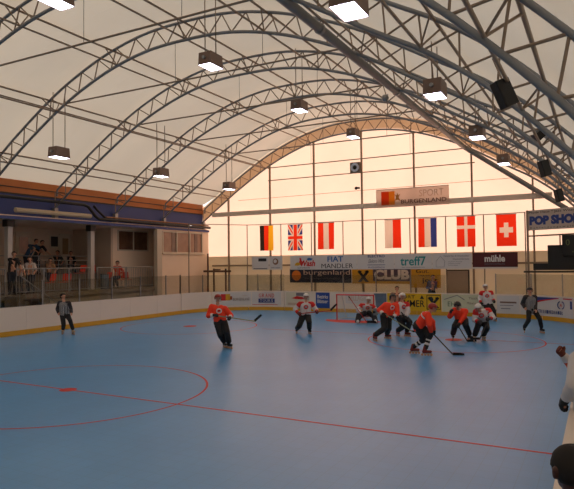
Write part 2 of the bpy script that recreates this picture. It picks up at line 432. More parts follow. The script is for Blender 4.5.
# seams of wall panels
for i in range(1): pass
# door in the end wall
def door(n, x0, x1, y_, z0, z1, m, fm, axis='y'):
    o = empty('door_%d' % n, (x0, y_, z0)); w = x1-x0; h = z1-z0
    MB().box(.05, 0, 0, w-.05, .04, h-.05).build('leaf', m, o)
    f = MB().box(0, -.03, 0, .05, .06, h).box(w-.05, -.03, 0, w, .06, h).box(.05, -.03, h-.05, w-.05, .06, h); f.build('frame', fm, o)
    MB().box(.1, -.05, h*.45, .2, 0, h*.45+.03).build('handle', galv, o)
    return tag(o, kind='structure')
door(1, -7.2, -6.02, GY+.05, 0, 2.3, mat('door_beige', (170, 150, 125), .6, .05), dark_steel)

# round fan and camera on the gable
o = empty('wall_fan', (-12.15, GY-.1, 8.12))
MB().box(-.3, -.12, -.3, .3, .02, .3).build('housing', mat('fan_grey', (110, 100, 92), .5), o, bevel=.02)
mb = MB(); n = 28
for r0, r1, yy, nm in ((.13, .25, -.15, 0),):
    A = [(r0*math.cos(2*PI*k/n), yy, r0*math.sin(2*PI*k/n)) for k in range(n)]; B = [(r1*math.cos(2*PI*k/n), yy, r1*math.sin(2*PI*k/n)) for k in range(n)]
    A2 = [(a[0], -.1, a[2]) for a in A]; B2 = [(a[0], -.1, a[2]) for a in B]
    mb.strip(A, B, True).strip(A2, A, True).strip(B, B2, True)
mb.build('ring', mat('fan_ring', (205, 215, 235), .35), o)
MB().sphere((0, -.13, 0), .1, sc=(1, .5, 1)).build('hub', blackm, o)
tag(o, 'square grey fan box with a pale ring high on the end wall', 'fan')
o = empty('security_camera', (-11.98, GY-.12, 6.95)); MB().box(-.06, -.04, -.05, .06, .06, .05).build('mount', dark_steel, o); MB().sphere((-.1, -.12, -.02), .09).build('dome', blackm, o)
tag(o, 'small dark camera on the middle end wall post', 'camera')
# translucent sport banner
sm = mat('thin_cloth_banner', (205, 180, 160), .7, .03); 
def translucent_cloth(name, rgb, k=.5):
    m = bpy.data.materials.new(name); m.use_nodes = True; nt = m.node_tree; nt.nodes.remove(nt.nodes['Principled BSDF']); out = nt.nodes['Material Output']
    c = lin(rgb); d = nt.nodes.new('ShaderNodeBsdfDiffuse'); t = nt.nodes.new('ShaderNodeBsdfTranslucent'); x = nt.nodes.new('ShaderNodeMixShader')
    w = nt.nodes.new('ShaderNodeTexWave'); w.inputs['Scale'].default_value = 3; w.inputs['Distortion'].default_value = 3
    tc = nt.nodes.new('ShaderNodeTexCoord'); nt.links.new(tc.outputs['Object'], w.inputs[0])
    bp = nt.nodes.new('ShaderNodeBump'); bp.inputs['Strength'].default_value = .15; nt.links.new(w.outputs['Fac'], bp.inputs['Height']); nt.links.new(bp.outputs[0], d.inputs['Normal'])
    d.inputs[0].default_value = (*c, 1); t.inputs[0].default_value = (*c, 1); x.inputs[0].default_value = k
    nt.links.new(d.outputs[0], x.inputs[1]); nt.links.new(t.outputs[0], x.inputs[2]); nt.links.new(x.outputs[0], out.inputs[0]); MATS[name] = m; return m
o = empty('sport_banner', (-10.88, GY-.25, 5.75))
MB().box(0, -.004, 0, 3.97, .004, .98, Matrix.Shear('XZ', 4, (0, 0))).build('cloth', translucent_cloth('pale_banner_cloth', (222, 212, 206), .85), o)
fr = MB().tube([(0, 0, 0), (3.97, 0, 0), (3.97, 0, .98), (0, 0, .98), (0, 0, 0)], .02, 6); fr.build('frame', railm, o)
MB().box(.28, -.012, .12, .72, -.005, .86).build('red_patch', translucent_cloth('red_patch', (240, 130, 80), .85), o)
MB().box(.72, -.012, .12, 1.05, -.005, .86).build('yellow_patch', translucent_cloth('yellow_patch', (250, 200, 100), .85), o)
tx = mat('brown_lettering', (120, 92, 78), .6); tx2 = mat('pale_lettering', (200, 176, 156), .6)
eagle = MB().prism([(1.02, .3), (1.12, .5), (1.05, .7), (1.15, .62), (1.2, .76), (1.25, .62), (1.36, .7), (1.28, .5), (1.38, .3), (1.2, .38)], -.014, -.006).build('eagle_emblem', mat('emblem_gold', (196, 130, 60), .6), o)
text('SPORT', 1.3, .36, tx2, o, (3.05, -.008, .66)); text('BURGENLAND', 2.45, .22, tx, o, (2.62, -.008, .26), bold=.02)
tag(o, 'pale see-through banner reading SPORT BURGENLAND fixed to the grey beam', 'banner')

# ------------------------------------------------------------------ banners on the end wall (behind the boards)
def panel(name, x0, x1, z0, z1, y_, m, label, cat='banner', th=.03, group=None):
    o = empty(name, (x0, y_, z0)); w = x1-x0; h = z1-z0
    MB().box(0, 0, 0, w, th, h).build('sheet', m, o)
    tag(o, label, cat, group); return o, w, h
navy = mat('navy_vinyl', (34, 38, 56), .5, .05); gold = mat('gold_vinyl', (214, 160, 30), .5, .06); maroon = mat('maroon_vinyl', (82, 14, 20), .5, .05)
o, w, h = panel('wall_banner', -16.45, -12.5, 1.58, 2.4, GY-.12, navy, 'navy banner with an orange sun disc and burgenland in pale letters on the end wall')
MB().tube([(.45, -.02, .42), (.45, -.004, .42)], .3, 24).build('sun_disc', mat('sun_orange', (226, 130, 40), .6, .25, 6), o)
text('burgenland', 2.95, .36, tx2, o, (2.4, -.003, .56)); text('das sonnige urlaubsland', 2.2, .11, mat('dim_text', (110, 104, 100), .6), o, (2.1, -.003, .24))
o, w, h = panel('wall_banner', -12.45, -9.05, 1.55, 2.4, GY-.12, gold, 'yellow banner reading CLUB with a black crossed gable emblem on the end wall')
blk = mat('black_print', (26, 22, 22), .6); 
def crossed(parent, cx, cz, s, m=blk, y0=-.012):
    b = MB()
    for d in (-1, 1):
        b.prism([(cx-d*s*.5, cz-s*.5), (cx-d*s*.2, cz-s*.5), (cx+d*s*.5, cz+s*.34), (cx+d*s*.2, cz+s*.34)][::d], y0, -.002)
        b.prism([(cx+d*s*.22, cz+s*.3), (cx+d*s*.52, cz+s*.3), (cx+d*s*.48, cz+s*.44), (cx+d*s*.36, cz+s*.5), (cx+d*s*.12, cz+s*.42)][::d], y0, -.002)
    return b.build('crossed_emblem', m, parent)
crossed(o, .68, .42, .66)
MB().box(1.25, -.008, .14, 3.38, -.001, .84).build('letter_ground', mat('purple_print', (88, 72, 84), .6), o)
text('CLUB', 2.0, .54, mat('letter_cream', (226, 212, 196), .6), o, (2.32, -.01, .5), bold=.05)
o, w, h = panel('wall_banner', -9.03, -7.45, 1.35, 2.4, GY-.12, gold, 'yellow banner with black slogan ending in jost beside the end wall door')
text('Gut.', .7, .2, blk, o, (.62, -.003, .88)); text('jost', .85, .3, blk, o, (1.0, -.003, .36), bold=.02); text('immer noch', .6, .1, blk, o, (.7, -.003, .66))

# banners hung on the net poles
def hung(x0, x1, z0=2.36, z1=3.15, m=banner_w, label='', y_=YB+.02):
    o, w, h = panel('hanging_banner', x0, x1, z0, z1, y_, m, label, 'banner', .02, 'sponsor banners hung on the net poles'); return o, w, h
bl = mat('blue_print', (40, 100, 165), .5); dk = mat('dark_print', (40, 36, 40), .6); te = mat('teal_print', (30, 140, 140), .5); rd = mat('red_print', (205, 40, 36), .55)
gr = mat('grey_print', (120, 120, 128), .6); nb = mat('navy_print', (44, 64, 130), .6)
o, w, h = hung(-18.42, -17.27, label='small white banner with dark bars hung left of the round emblem banner')
MB().box(.45, -.006, .5, 1.0, -.001, .68).build('dark_bar', dk, o); MB().box(.1, -.006, .04, 1.05, -.001, .1).build('grey_bar', gr, o)
o, w, h = hung(-17.22, -16.35, label='small white banner with a round bronze emblem')
MB().tube([(.42, -.008, .48), (.42, -.001, .48)], .19, 20).build('emblem_ring', mat('bronze_print', (140, 105, 80), .6, .3, 12), o); MB().sphere((.4, -.01, .5), .11, sc=(1, .15, 1)).build('emblem_face', banner_w, o)
text('SPORTVEREIN', .6, .07, gr, o, (.42, -.004, .12))
o, w, h = hung(-15.82, -14.05, label='white banner with a red Wash logo hung on the net poles')
text('Wash', .95, .34, rd, o, (1.12, -.01, .36), bold=.03, shear=.2)
MB().prism([(.5, .3), (.62, .52), (.6, .68), (.7, .66), (.74, .5), (.86, .42), (.78, .24)], -.012, -.001).build('red_splash', rd, o)
MB().prism([(.28, .24), (.34, .36), (.46, .42), (.62, .4), (.66, .28), (.5, .22)], -.014, -.001).build('yellow_car', gold, o); MB().prism([(1.05, .6), (1.2, .68), (1.45, .62), (1.35, .52), (1.15, .52)], -.012, -.001).build('blue_splash', bl, o)
text('AUTOPFLEGE', .8, .06, dk, o, (.85, -.004, .1))
o, w, h = hung(-14.04, -11.72, label='white banner reading FIAT over MANDLER')
text('FIAT', .95, .3, bl, o, (1.05, -.004, .58), bold=.02); text('MANDLER', 1.9, .25, dk, o, (1.15, -.004, .2))
o, w, h = hung(-11.7, -9.62, label='white banner with small blue ELECTRO heading and a handwritten line')
text('ELECTRO', .95, .13, nb, o, (1.1, -.004, .7), bold=.02); text('Elektro Wirt', .9, .2, gr, o, (1.1, -.004, .44), shear=.4); MB().box(.6, -.006, .22, 1.6, -.001, .25).build('blue_line', nb, o); text('FUCHSTEICH', .9, .08, nb, o, (1.1, -.004, .1))
o, w, h = hung(-9.6, -7.62, label='white banner with teal treff7 lettering')
text('treff7', 1.35, .48, te, o, (1.0, -.004, .42), bold=.015); text('das einkaufszentrum', 1.2, .06, gr, o, (1.0, -.004, .1))
o, w, h = hung(-7.6, -5.63, label='white banner with a thin outline of a house and small grey text')
hb = MB(); hp = [(.2, .1), (.2, .4), (.42, .65), (.64, .4), (.6, .1), (.2, .1)]
for a, b in zip(hp, hp[1:]): hb.bar((a[0], -.004, a[1]), (b[0], -.004, b[1]), .012)
hb.build('house_outline', gr, o); text('Fensterbau & Innenausbau', 1.25, .09, gr, o, (1.22, -.004, .66)); text('Deutschkreutz', .8, .09, gr, o, (1.45, -.004, .5))
for k in range(3): text('Tischlerei Montage', .7-.1*k, .05, gr, o, (1.15-.05*k, -.004, .36-.09*k))
o, w, h = hung(-5.6, -3.5, z0=2.44, m=maroon, label='dark maroon banner reading muehle in white, right end of the row')
MB().box(0, -.003, -.08, 2.1, .02, -.001).build('white_edge', banner_w, o)
text('mühle', .95, .34, mat('white_print', (225, 220, 215), .5), o, (1.05, -.004, .42), bold=.03); text('DEUTSCHKREUTZ', .95, .06, gr, o, (1.05, -.004, .15))

# ------------------------------------------------------------------ adverts on the boards
def ad(x0, x1, m, label, z0=.3, z1=1.06, ang=None):
    o = empty('board_advert', (x0, YB-.006, z0)); MB().box(0, -.004, 0, x1-x0, .004, z1-z0).build('sheet', m, o)
    tag(o, label, 'advert', 'adverts on the end boards'); return o
def advert_curved(cx, a0, a1, m, label, z0=.3, z1=1.06, r=RC-.006):
    """a sheet bent to the corner boards; returns the empty and a mapping along the sheet"""
    mid = math.radians((a0+a1)/2); cy = YB-RC; o = empty('board_advert', (cx+r*math.cos(mid), cy+r*math.sin(mid), z0), mid-PI/2)
    Minv = o.matrix_basis.inverted() if False else (Matrix.Translation(o.location) @ Matrix.Rotation(mid-PI/2, 4, 'Z')).inverted()
    A = [Minv @ Vector((cx+r*math.cos(math.radians(a0+(a1-a0)*k/12)), cy+r*math.sin(math.radians(a0+(a1-a0)*k/12)), z0)) for k in range(13)]
    h = z1-z0; C_ = [a+Vector((0, -.004, 0)) for a in A]
    mb = MB().strip(A, [a+Vector((0, 0, h)) for a in A]).strip([a+Vector((0, 0, h)) for a in C_], C_)
    mb.strip(C_, A).strip([a+Vector((0, 0, h)) for a in A], [a+Vector((0, 0, h)) for a in C_])
    mb.build('sheet', m, o); tag(o, label, 'advert', 'adverts on the end boards'); return o, Minv, r, cy, cx, h
o, Mi, r_, cy_, cx_, h_ = advert_curved(X0+RC, 144, 118, banner_w, 'white advert with red and yellow squares reading BURGENLAND on the corner boards')
def on_arc(Mi, cx, cy, r, ang, z):
    a = math.radians(ang); return Mi @ Vector((cx+(r-.03)*math.cos(a), cy+(r-.03)*math.sin(a), z))
def arc_box(o, Mi, cx, cy, r, a0, a1, z0, z1, nm, m):
    A = [Mi @ Vector((cx+(r-.008)*math.cos(math.radians(a0+(a1-a0)*k/4)), cy+(r-.008)*math.sin(math.radians(a0+(a1-a0)*k/4)), z0)) for k in range(5)]
    MB().strip(A, [a+Vector((0, 0, z1-z0)) for a in A]).build(nm, m, o)
def arc_text(o, s, Mi, cx, cy, r, a0, a1, z, h, m):
    for i, ch in enumerate(s):
        if ch == ' ': continue
        a = a0+(a1-a0)*(i+.5)/len(s); p = on_arc(Mi, cx, cy, r-.0, a, z)
        base = math.atan2(Mi[1][0], Mi[0][0])
        text(ch, abs(a1-a0)/len(s)*math.radians(1)*r*(.72 if ch != 'I' else .25), h, m, o, p, rz=math.radians(a)-PI/2+base)
arc_box(o, Mi, cx_, cy_, r_, 142.5, 138.5, .6, .98, 'red_square', rd); arc_box(o, Mi, cx_, cy_, r_, 138.5, 134.8, .6, .98, 'yellow_square', gold)
arc_box(o, Mi, cx_, cy_, r_, 136.2, 133.2, .64, .84, 'eagle_emblem', mat('emblem_brown', (150, 70, 40), .6, .3, 20))
arc_text(o, 'SPORT', Mi, cx_, cy_, r_, 125, 120, .86, .08, tx2)
arc_text(o, 'BURGENLAND', Mi, cx_, cy_, r_, 132.5, 119, .66, .15, tx)
o, Mi, r_, cy_, cx_, h_ = advert_curved(X0+RC, 117.3, 93, banner_w, 'white advert reading red GRAND over blue TOURS on the corner boards')
arc_text(o, 'GRAND', Mi, cx_, cy_, r_, 112, 98.5, .86, .22, rd); arc_box(o, Mi, cx_, cy_, r_, 112, 98.5, .44, .68, 'blue_block', nb); arc_text(o, 'TOURS', Mi, cx_, cy_, r_, 111, 99.5, .56, .16, banner_w); arc_box(o, Mi, cx_, cy_, r_, 117, 96, .31, .34, 'red_line', rd)
o = ad(-16.1, -14.6, mat('cream_board', (214, 206, 184), .5, .04), 'white advert with grey and red car drawing behind the white helmeted player', .3, 1.06)
MB().prism([(.35, .42), (.7, .55), (1.05, .5), (1.35, .42), (1.0, .36), (.6, .38)], -.012, -.005).build('red_car', rd, o); MB().box(.65, -.009, .56, 1.2, -.005, .74).build('blue_block', gr, o); MB().box(.1, -.009, .03, 1.1, -.005, .16).build('grey_print', tx2, o)
o = ad(-14.2, -13.35, mat('blue_board', (34, 72, 150), .5), 'blue advert with white two line lettering left of the goal', .16, 1.07)
text('Bezirks', .65, .2, banner_w, o, (.42, -.006, .68), bold=.02); text('Blätter', .65, .2, banner_w, o, (.42, -.006, .42), bold=.02)
o = ad(-12.4, -11.0, banner_w, 'cream advert with faded brown capital letters seen through the goal net', .5, 1.06); text('BELLAGIO', 1.15, .3, tx2, o, (.75, -.006, .3), bold=.02)
o = ad(-10.75, -10.06, mat('steel_blue_board', (96, 112, 132), .5, .3, 4), 'blue and grey picture advert right of the goal', .2, 1.07)
o = ad(-10.02, -7.16, mat('yellow_board', (226, 180, 20), .5, .03), 'yellow advert reading SPORT HAMMER with crossed black gable emblem', .2, 1.1)
text('SPORT', 1.0, .16, blk, o, (1.0, -.006, .72)); text('HAMMER', 1.7, .34, blk, o, (1.15, -.006, .38), bold=.01)
MB().prism([(1.75, .62), (1.98, .62), (1.86, .82)], -.009, -.005).build('stripe_mark', blk, o)
eb = MB(); [eb.bar((a[0], -.008, a[1]), (b[0], -.008, b[1]), .03) for a, b in zip([(2.12, .1), (2.8, .1), (2.8, .82), (2.12, .82)], [(2.8, .1), (2.8, .82), (2.12, .82), (2.12, .1)])]
eb.build('emblem_frame', blk, o); crossed(o, 2.46, .46, .56, y0=-.012)
o = ad(-7.12, -4.62, mat('pale_green_board', (206, 206, 176), .5, .03), 'pale green advert with a thin blue roof line and small brown text', .2, 1.08)
eb = MB(); [eb.bar((a[0], -.008, a[1]), (b[0], -.008, b[1]), .03) for a, b in zip([(.1, .62), (.75, .84)], [(.75, .84), (1.1, .62)])]; eb.build('roof_line', gr, o)
text('EH', .35, .24, mat('green_print', (90, 120, 90), .6), o, (.45, -.006, .4)); text('Tischlerei', .8, .1, tx, o, (1.7, -.006, .7)); text('Möbel und Küchen', .95, .12, tx, o, (1.7, -.006, .46))
# right corner: white text advert and the blue and red swoosh advert
CXR = X1-RC
o, Mi, r_, cy_, cx_, h_ = advert_curved(CXR, 89.5, 75, banner_w, 'white advert with grey text lines left of the right referee', .2, 1.05)
arc_box(o, Mi, cx_, cy_, r_, 87.5, 77, .70, .78, 'text_line', tx); arc_box(o, Mi, cx_, cy_, r_, 87.5, 79, .58, .61, 'text_line', gr); arc_box(o, Mi, cx_, cy_, r_, 87, 81, .42, .46, 'text_line', gr)
o, Mi, r_, cy_, cx_, h_ = advert_curved(CXR, 74.5, 35, banner_w, 'white advert with blue and red swoosh and round letter emblem, right corner', .2, 1.07)
n = 10
for nm, m_, lo_, hi_ in (('blue_swoosh', nb, (.80, 1.04), (1.05, 1.05)), ('red_swoosh', rd, (.70, 1.01), (.80, 1.04))):
    A = []; B = []
    for k in range(n+1):
        t = k/n; a = math.radians(66-18.5*t); e = t**.6
        zz0 = lo_[0]+(lo_[1]-lo_[0])*e; zz1 = hi_[0]+(hi_[1]-hi_[0])*e
        for L, zz in ((A, zz0), (B, zz1)): L.append(Mi @ Vector((cx_+(r_-.009)*math.cos(a), cy_+(r_-.009)*math.sin(a), zz)))
    MB().strip(A, B, smooth=False).build(nm, m_, o)
arc_text(o, 'ATRIX-MEDIA.at', Mi, cx_, cy_, r_, 64, 44, .40, .16, nb)
p = on_arc(Mi, cx_, cy_, r_, 45.5, .74); e_ = MB()
for s in (0, 1):
    e_.tube([(p.x+.17*math.cos(w), p.y, p.z+.17*math.sin(w)) for w in [s*PI+PI*.62+PI*.76*k/10-PI*.0 for k in range(11)]], .022, 6)
e_.build('round_emblem', nb, o); text('A', .14, .14, rd, o, p, rz=math.radians(45.5)-PI/2+math.atan2(Mi[1][0], Mi[0][0]))
arc_box(o, Mi, cx_, cy_, r_, 38, 36, .6, .95, 'blue_block', nb); arc_box(o, Mi, cx_, cy_, r_, 44, 36, 1.0, 1.05, 'red_line', rd)

# ------------------------------------------------------------------ flags
def flag(x0, x1, zt, zb, label, stripes=None, kind=None, y_=YB+.17):
    o = empty('flag', (x0, y_, zb)); w = x1-x0; h = zt-zb
    def wave(x, z): return .035*math.sin(6*x/w+1.2*z+x0)*(1.15-z/h)
    def patch(nm, m, poly, off=0.0, nx=8, nz=10):
        # poly: quad x0,z0,x1,z1 fraction
        a, b, c, d = poly; mbp = MB(); rows_ = []
        for j in range(nz+1):
            z = (b+(d-b)*j/nz)*h; rows_.append([((a+(c-a)*i/nx)*w, wave((a+(c-a)*i/nx)*w, z)-off, z) for i in range(nx+1)])
        for r0, r1 in zip(rows_, rows_[1:]): mbp.strip(r0, r1)
        ob = mbp.build(nm, m, o); return ob
    if stripes:
        n_ = len(stripes)
        for k, (nm, m) in enumerate(stripes): patch(nm, m, (k/n_, 0, (k+1)/n_, 1))
    if kind:
        def colour(u, v):                       # u across, v up, both 0..1
            if kind == 'denmark': return 'white' if abs(u-.50) < .08 or abs(v-.65) < .055 else 'red'
            if kind == 'swiss': return 'white' if (abs(u-.5) < .11 and abs(v-.51) < .24) or (abs(v-.51) < .075 and abs(u-.5) < .34) else 'red'
            a_ = abs(u-v); c_ = abs(u-(1-v)); dd = min(a_, c_)
            if abs(u-.5) < .10 or abs(v-.5) < .06: return 'red'
            if abs(u-.5) < .18 or abs(v-.5) < .11: return 'white'
            return 'red' if dd < .045 else ('white' if dd < .14 else 'blue')
        nx, nz = 36, 54; cells = {}
        for i in range(nx):
            for j in range(nz): cells.setdefault(colour((i+.5)/nx, (j+.5)/nz), []).append((i, j))
        idx = {}; vs = []; fs = []; mi = []; order = ['red', 'white', 'blue']
        def vid(i, j):
            if (i, j) not in idx:
                idx[(i, j)] = len(vs); vs.append((i/nx*w, wave(i/nx*w, j/nz*h), j/nz*h))
            return idx[(i, j)]
        for cn, cl in cells.items():
            for i, j in cl: fs.append((vid(i, j), vid(i+1, j), vid(i+1, j+1), vid(i, j+1))); mi.append(order.index(cn))
        mb_ = MB(); mb_.add(vs, fs, True); cl_ = mb_.build('cloth', [fr_, fw_, fb_], o); cl_.data.polygons.foreach_set('material_index', mi)
    MB().tube([(-.03, 0, h+.01), (w+.03, 0, h+.01)], .012, 6).build('hem_rod', steel2, o)
    for q in (.1, w-.1): MB().tube([(q, 0, h), (q, 0, 5.02-zb)], .008, 5).build('hanging_loop', steel2, o)
    return tag(o, label, 'flag', 'national flags hung along the cable')
fr_ = translucent_cloth('flag_red', (240, 62, 36), .85); fw_ = translucent_cloth('flag_white', (238, 228, 218), .8); fb_ = translucent_cloth('flag_blue', (60, 74, 150), .7)
fk_ = translucent_cloth('flag_black', (60, 50, 42), .6); fg_ = translucent_cloth('flag_gold', (250, 196, 50), .85)
flag(-17.95, -17.03, 4.98, 3.5, 'hanging flag of black, red and gold upright bands, leftmost', [('black_band', fk_), ('red_band', fr_), ('gold_band', fg_)])
flag(-16.03, -15.08, 4.96, 3.47, 'hanging flag with red and white crosses on blue', kind='uk')
flag(-14.10, -13.10, 4.98, 3.5, 'hanging flag of red, white and red upright bands', [('red_band', fr_), ('white_band', fw_), ('red_band', fr_)])
flag(-10.15, -9.26, 4.98, 3.48, 'hanging flag half white and half red', [('white_band', fw_), ('red_band', fr_)])
flag(-8.33, -7.37, 4.97, 3.49, 'hanging flag of red, white and blue upright bands', [('red_band', fr_), ('white_band', fw_), ('blue_band', fb_)])
flag(-6.37, -5.46, 4.98, 3.46, 'hanging red flag with an off-centre white cross reaching the edges', kind='denmark')
flag(-4.47, -3.55, 4.99, 3.45, 'hanging red flag with a short centred white cross, rightmost', kind='swiss')

# shop banner at the right, turned a little
o = empty('shop_banner', (-3.0, 29.0, 4.12), math.radians(-24))
MB().box(0, -.02, 0, 2.6, .02, .92).build('sheet', mat('dimmed_white_vinyl', (196, 178, 164), .6, .04, 2), o)  # white vinyl; its backlit dimness is put into the colour
text('POP SHOP', 2.3, .42, nb, o, (1.32, -.024, .44), bold=.07); text('Mode Haus * Jazz Wear', 2.1, .13, dk, o, (1.2, -.024, .8)); text('B e k l e i d u n g s w e l t', 2.0, .08, dk, o, (1.2, -.024, .1))
tag(o, 'white banner reading POP SHOP in fat dark blue letters hung at the far right', 'banner')
o = empty('scoreboard', (-2.1, 28.6, 2.3))
MB().box(0, 0, 0, 1.1, .45, 1.12).build('left_box', blackm, o, bevel=.02)
MB().box(.6, -.12, .62, 2.6, .2, 1.55).build('display_box', mat('black_paint', (12, 12, 13), .4), o, bevel=.02)
text('0', .16, .26, mat('green_digit', (96, 110, 60), .5), o, (.83, -.125, 1.22)); text('PERIOD', .4, .07, mat('green_digit', (96, 110, 60), .5), o, (1.2, -.125, .8))
MB().box(-.62, .1, 0, 0, .3, .3).build('side_box', blackm, o)
tag(o, 'black scoreboard cabinet under the shop banner', 'scoreboard')
o = empty('scoreboard_stand', (-2.95, 28.95, 0))
MB().tube([(0, 0, 0), (0, 0, 5.05)], .05).build('post', steel2, o); MB().tube([(0, 0, 3.86), (2.6, -.1, 3.92)], .035).build('rail', steel2, o); MB().tube([(1.35, 0, 3.88), (1.35, 0, 3.0)], .03).build('strut', steel2, o)
MB().box(-.2, -.1, 2.18, 2.9, .2, 2.26).build('shelf', dark_steel, o)
tag(o, 'grey tube frame carrying the scoreboard and shop banner', 'frame')

# rack in the far left corner
o = empty('steel_rack', (-21.9, 30.1, 0)); rk = mat('rusty_steel', (92, 66, 56), .6, .1)
for x in (0, .45, 1.35): MB().box(x-.04, -.04, 0, x+.04, .04, 2.45 if x else 3.4).build('post', rk, o)
MB().box(-.3, -.08, 2.22, 1.7, .08, 2.34).build('shelf', rk, o); MB().box(.5, -.1, 2.35, .9, .1, 2.42).build('bracket', rk, o)
tag(o, 'rusty brown steel rack in the far left corner behind the glass', 'rack')

# ------------------------------------------------------------------ goal
o = empty('hockey_goal', (-10.3, 25.85, 0)); redm = mat('goal_red', (200, 30, 32), .4)
W, Hh, Dp = .93, 1.2, .85
for s in (-1, 1):
    MB().tube([(s*W, 0, 0), (s*W, 0, Hh)], .032).build('post', redm, o)
    MB().tube([(s*W, 0, .04), (s*W*.85, Dp, .04)], .022).build('base_bar', mat('white_metal', (205, 205, 205), .4), o)
    MB().tube([(s*W, 0, Hh), (s*W*.9, .4, Hh-.02), (s*W*.85, Dp, .04)], .02).build('side_bar', MATS['white_metal'], o)
MB().tube([(-W-.03, 0, Hh), (W+.03, 0, Hh)], .032).build('crossbar', redm, o)
MB().tube([(-W*.85, Dp, .04), (W*.85, Dp, .04)], .022).build('base_bar', MATS['white_metal'], o)
nb_ = MB()
def netgrid(p00, p10, p01, p11, nu, nv):
    p00, p10, p01, p11 = map(Vector, (p00, p10, p01, p11))
    for i in range(nu+1):
        t = i/nu; nb_.tube([p00.lerp(p10, t), p01.lerp(p11, t)], .0032, 3, False)
    for i in range(nv+1):
        t = i/nv; nb_.tube([p00.lerp(p01, t), p10.lerp(p11, t)], .0032, 3, False)
netgrid((-W*.9, .4, Hh-.02), (W*.9, .4, Hh-.02), (-W*.85, Dp, .04), (W*.85, Dp, .04), 28, 20)
netgrid((-W, 0, Hh), (W, 0, Hh), (-W*.9, .4, Hh-.02), (W*.9, .4, Hh-.02), 28, 7)
for s in (-1, 1): netgrid((s*W, 0, .04), (s*W*.85, Dp, .04), (s*W, 0, Hh), (s*W*.9, .4, Hh-.02), 12, 20)
nb_.build('netting', mat('net_cord', (225, 222, 215), .8), o)
tag(o, 'red framed hockey goal with white netting at the far end', 'goal')

# ------------------------------------------------------------------ lamps, speakers
lampm = mat('lamp_diffuser', (235, 232, 255), .3, emit=LAMP if 'LAMP' in globals() else 9.0)
housing = mat('lamp_housing', (120, 96, 84), .45, .08)
lamp = empty('ceiling_lamp')
h_ = MB(); a, b, hh = .22, .33, .38
h_.add([(-a, -b, 0), (a, -b, 0), (a, b, 0), (-a, b, 0), (-a, -b*.9, hh), (a, -b*.9, hh), (a, b*.9, hh), (-a, b*.9, hh)], [(4,5,6,7),(0,1,5,4),(1,2,6,5),(2,3,7,6),(3,0,4,7)])
h_.build('housing', housing, lamp, bevel=.015)
MB().box(-a+.02, -b+.02, .006, a-.02, b-.02, .02).build('diffuser', lampm, lamp)
MB().tube([(0, -b+.02, .2), (0, -b-.05, .2)], .05).build('socket', galv, lamp)
def mklamp(loc, ztop, label, first=False):
    o = lamp if first else copy_tree(lamp)
    o.location = loc
    for s in (-1, 1): MB().tube([(0, s*.27, hh), (0, s*.27, ztop-loc[2])], .016, 6).build('hanger_rod', steel2, o)
    return tag(o, label, 'lamp', 'box lamps hanging from the roof')
LA = [(-17.5, 9.4), (-17.5, 15.0), (-17.45, 20.4), (-17.45, 25.95)]
names = 'nearest', 'second', 'third', 'farthest'
mklamp((-17.5, 14.85, 6.72), 9.1, 'lit box lamp on long rods in the left row, above the gallery columns', True)
mklamp((-17.45, 20.45, 6.72), 9.1, 'lit box lamp in the left row, between the columns and the end wall')
mklamp((-17.45, 25.95, 6.72), 9.1, 'lit box lamp in the left row nearest the end wall')
for (x, y_, z), ds in zip(((-10.3, 8.65, 8.45), (-10.0, 13.95, 8.55), (-10.0, 19.7, 8.55), (-10.0, 25.2, 8.55)), ('cut by the top edge of the picture', 'second from the viewer', 'third from the viewer', 'nearest the end wall')):
    mklamp((x, y_, z), 10.05, 'lit box lamp in the middle row, %s' % ds)
for y_, ds in zip((8.6, 14.1, 19.6, 25.5), ('largest and nearest the viewer', 'beside the big hanging loudspeaker', 'third from the viewer', 'nearest the end wall')):
    mklamp((-3.45, y_, 6.75), zat(LOW, -3.45)+.35, 'lit box lamp in the right row, %s' % ds)

def speaker(px, py, d, roll, s, label, turn=20):
    """cabinet hung on its bracket, tilted by roll degrees"""
    o = empty('loudspeaker'); w = math.radians(roll); X = r2*math.cos(w)-u2*math.sin(w); Z = u2*math.cos(w)+r2*math.sin(w); Y = Z.cross(X)
    R = Matrix((X, Y, Z)).transposed() @ Matrix.Rotation(math.radians(turn), 3, 'Z'); o.matrix_world = Matrix.Translation(at(px, py, d)) @ R.to_4x4()
    b = MB(); b.add([(-.2*s, -.15*s, -.33*s), (.2*s, -.15*s, -.33*s), (.14*s, .15*s, -.33*s), (-.14*s, .15*s, -.33*s), (-.2*s, -.15*s, .33*s), (.2*s, -.15*s, .33*s), (.14*s, .15*s, .33*s), (-.14*s, .15*s, .33*s)], [(0,3,2,1),(4,5,6,7),(0,1,5,4),(1,2,6,5),(2,3,7,6),(3,0,4,7)])
    b.build('cabinet', blackm, o, bevel=.012)
    MB().box(-.18*s, -.165*s, -.31*s, .18*s, -.152*s, .31*s).build('grille', mat('speaker_grille', (30, 29, 30), .7), o)
    MB().tube([(.10*s, .1*s, .2*s), (.3*s, .16*s, .3*s), (.34*s, .2*s, .9*s)], .015).build('bracket', steel2, o)
    return tag(o, label, 'loudspeaker', 'loudspeakers clamped to the right arches')
speaker(503.3, 94, 9.0, -24, .66, 'big black loudspeaker hanging from the nearest right arches')
speaker(539.5, 134, 14.5, 48, .55, 'small black loudspeaker tilted flat above the others')
speaker(544, 168.5, 15.6, -16, .66, 'black loudspeaker, second largest, over the shop banner')
speaker(558.5, 195.5, 19.3, -14, .64, 'farthest black loudspeaker just above the shop banner')

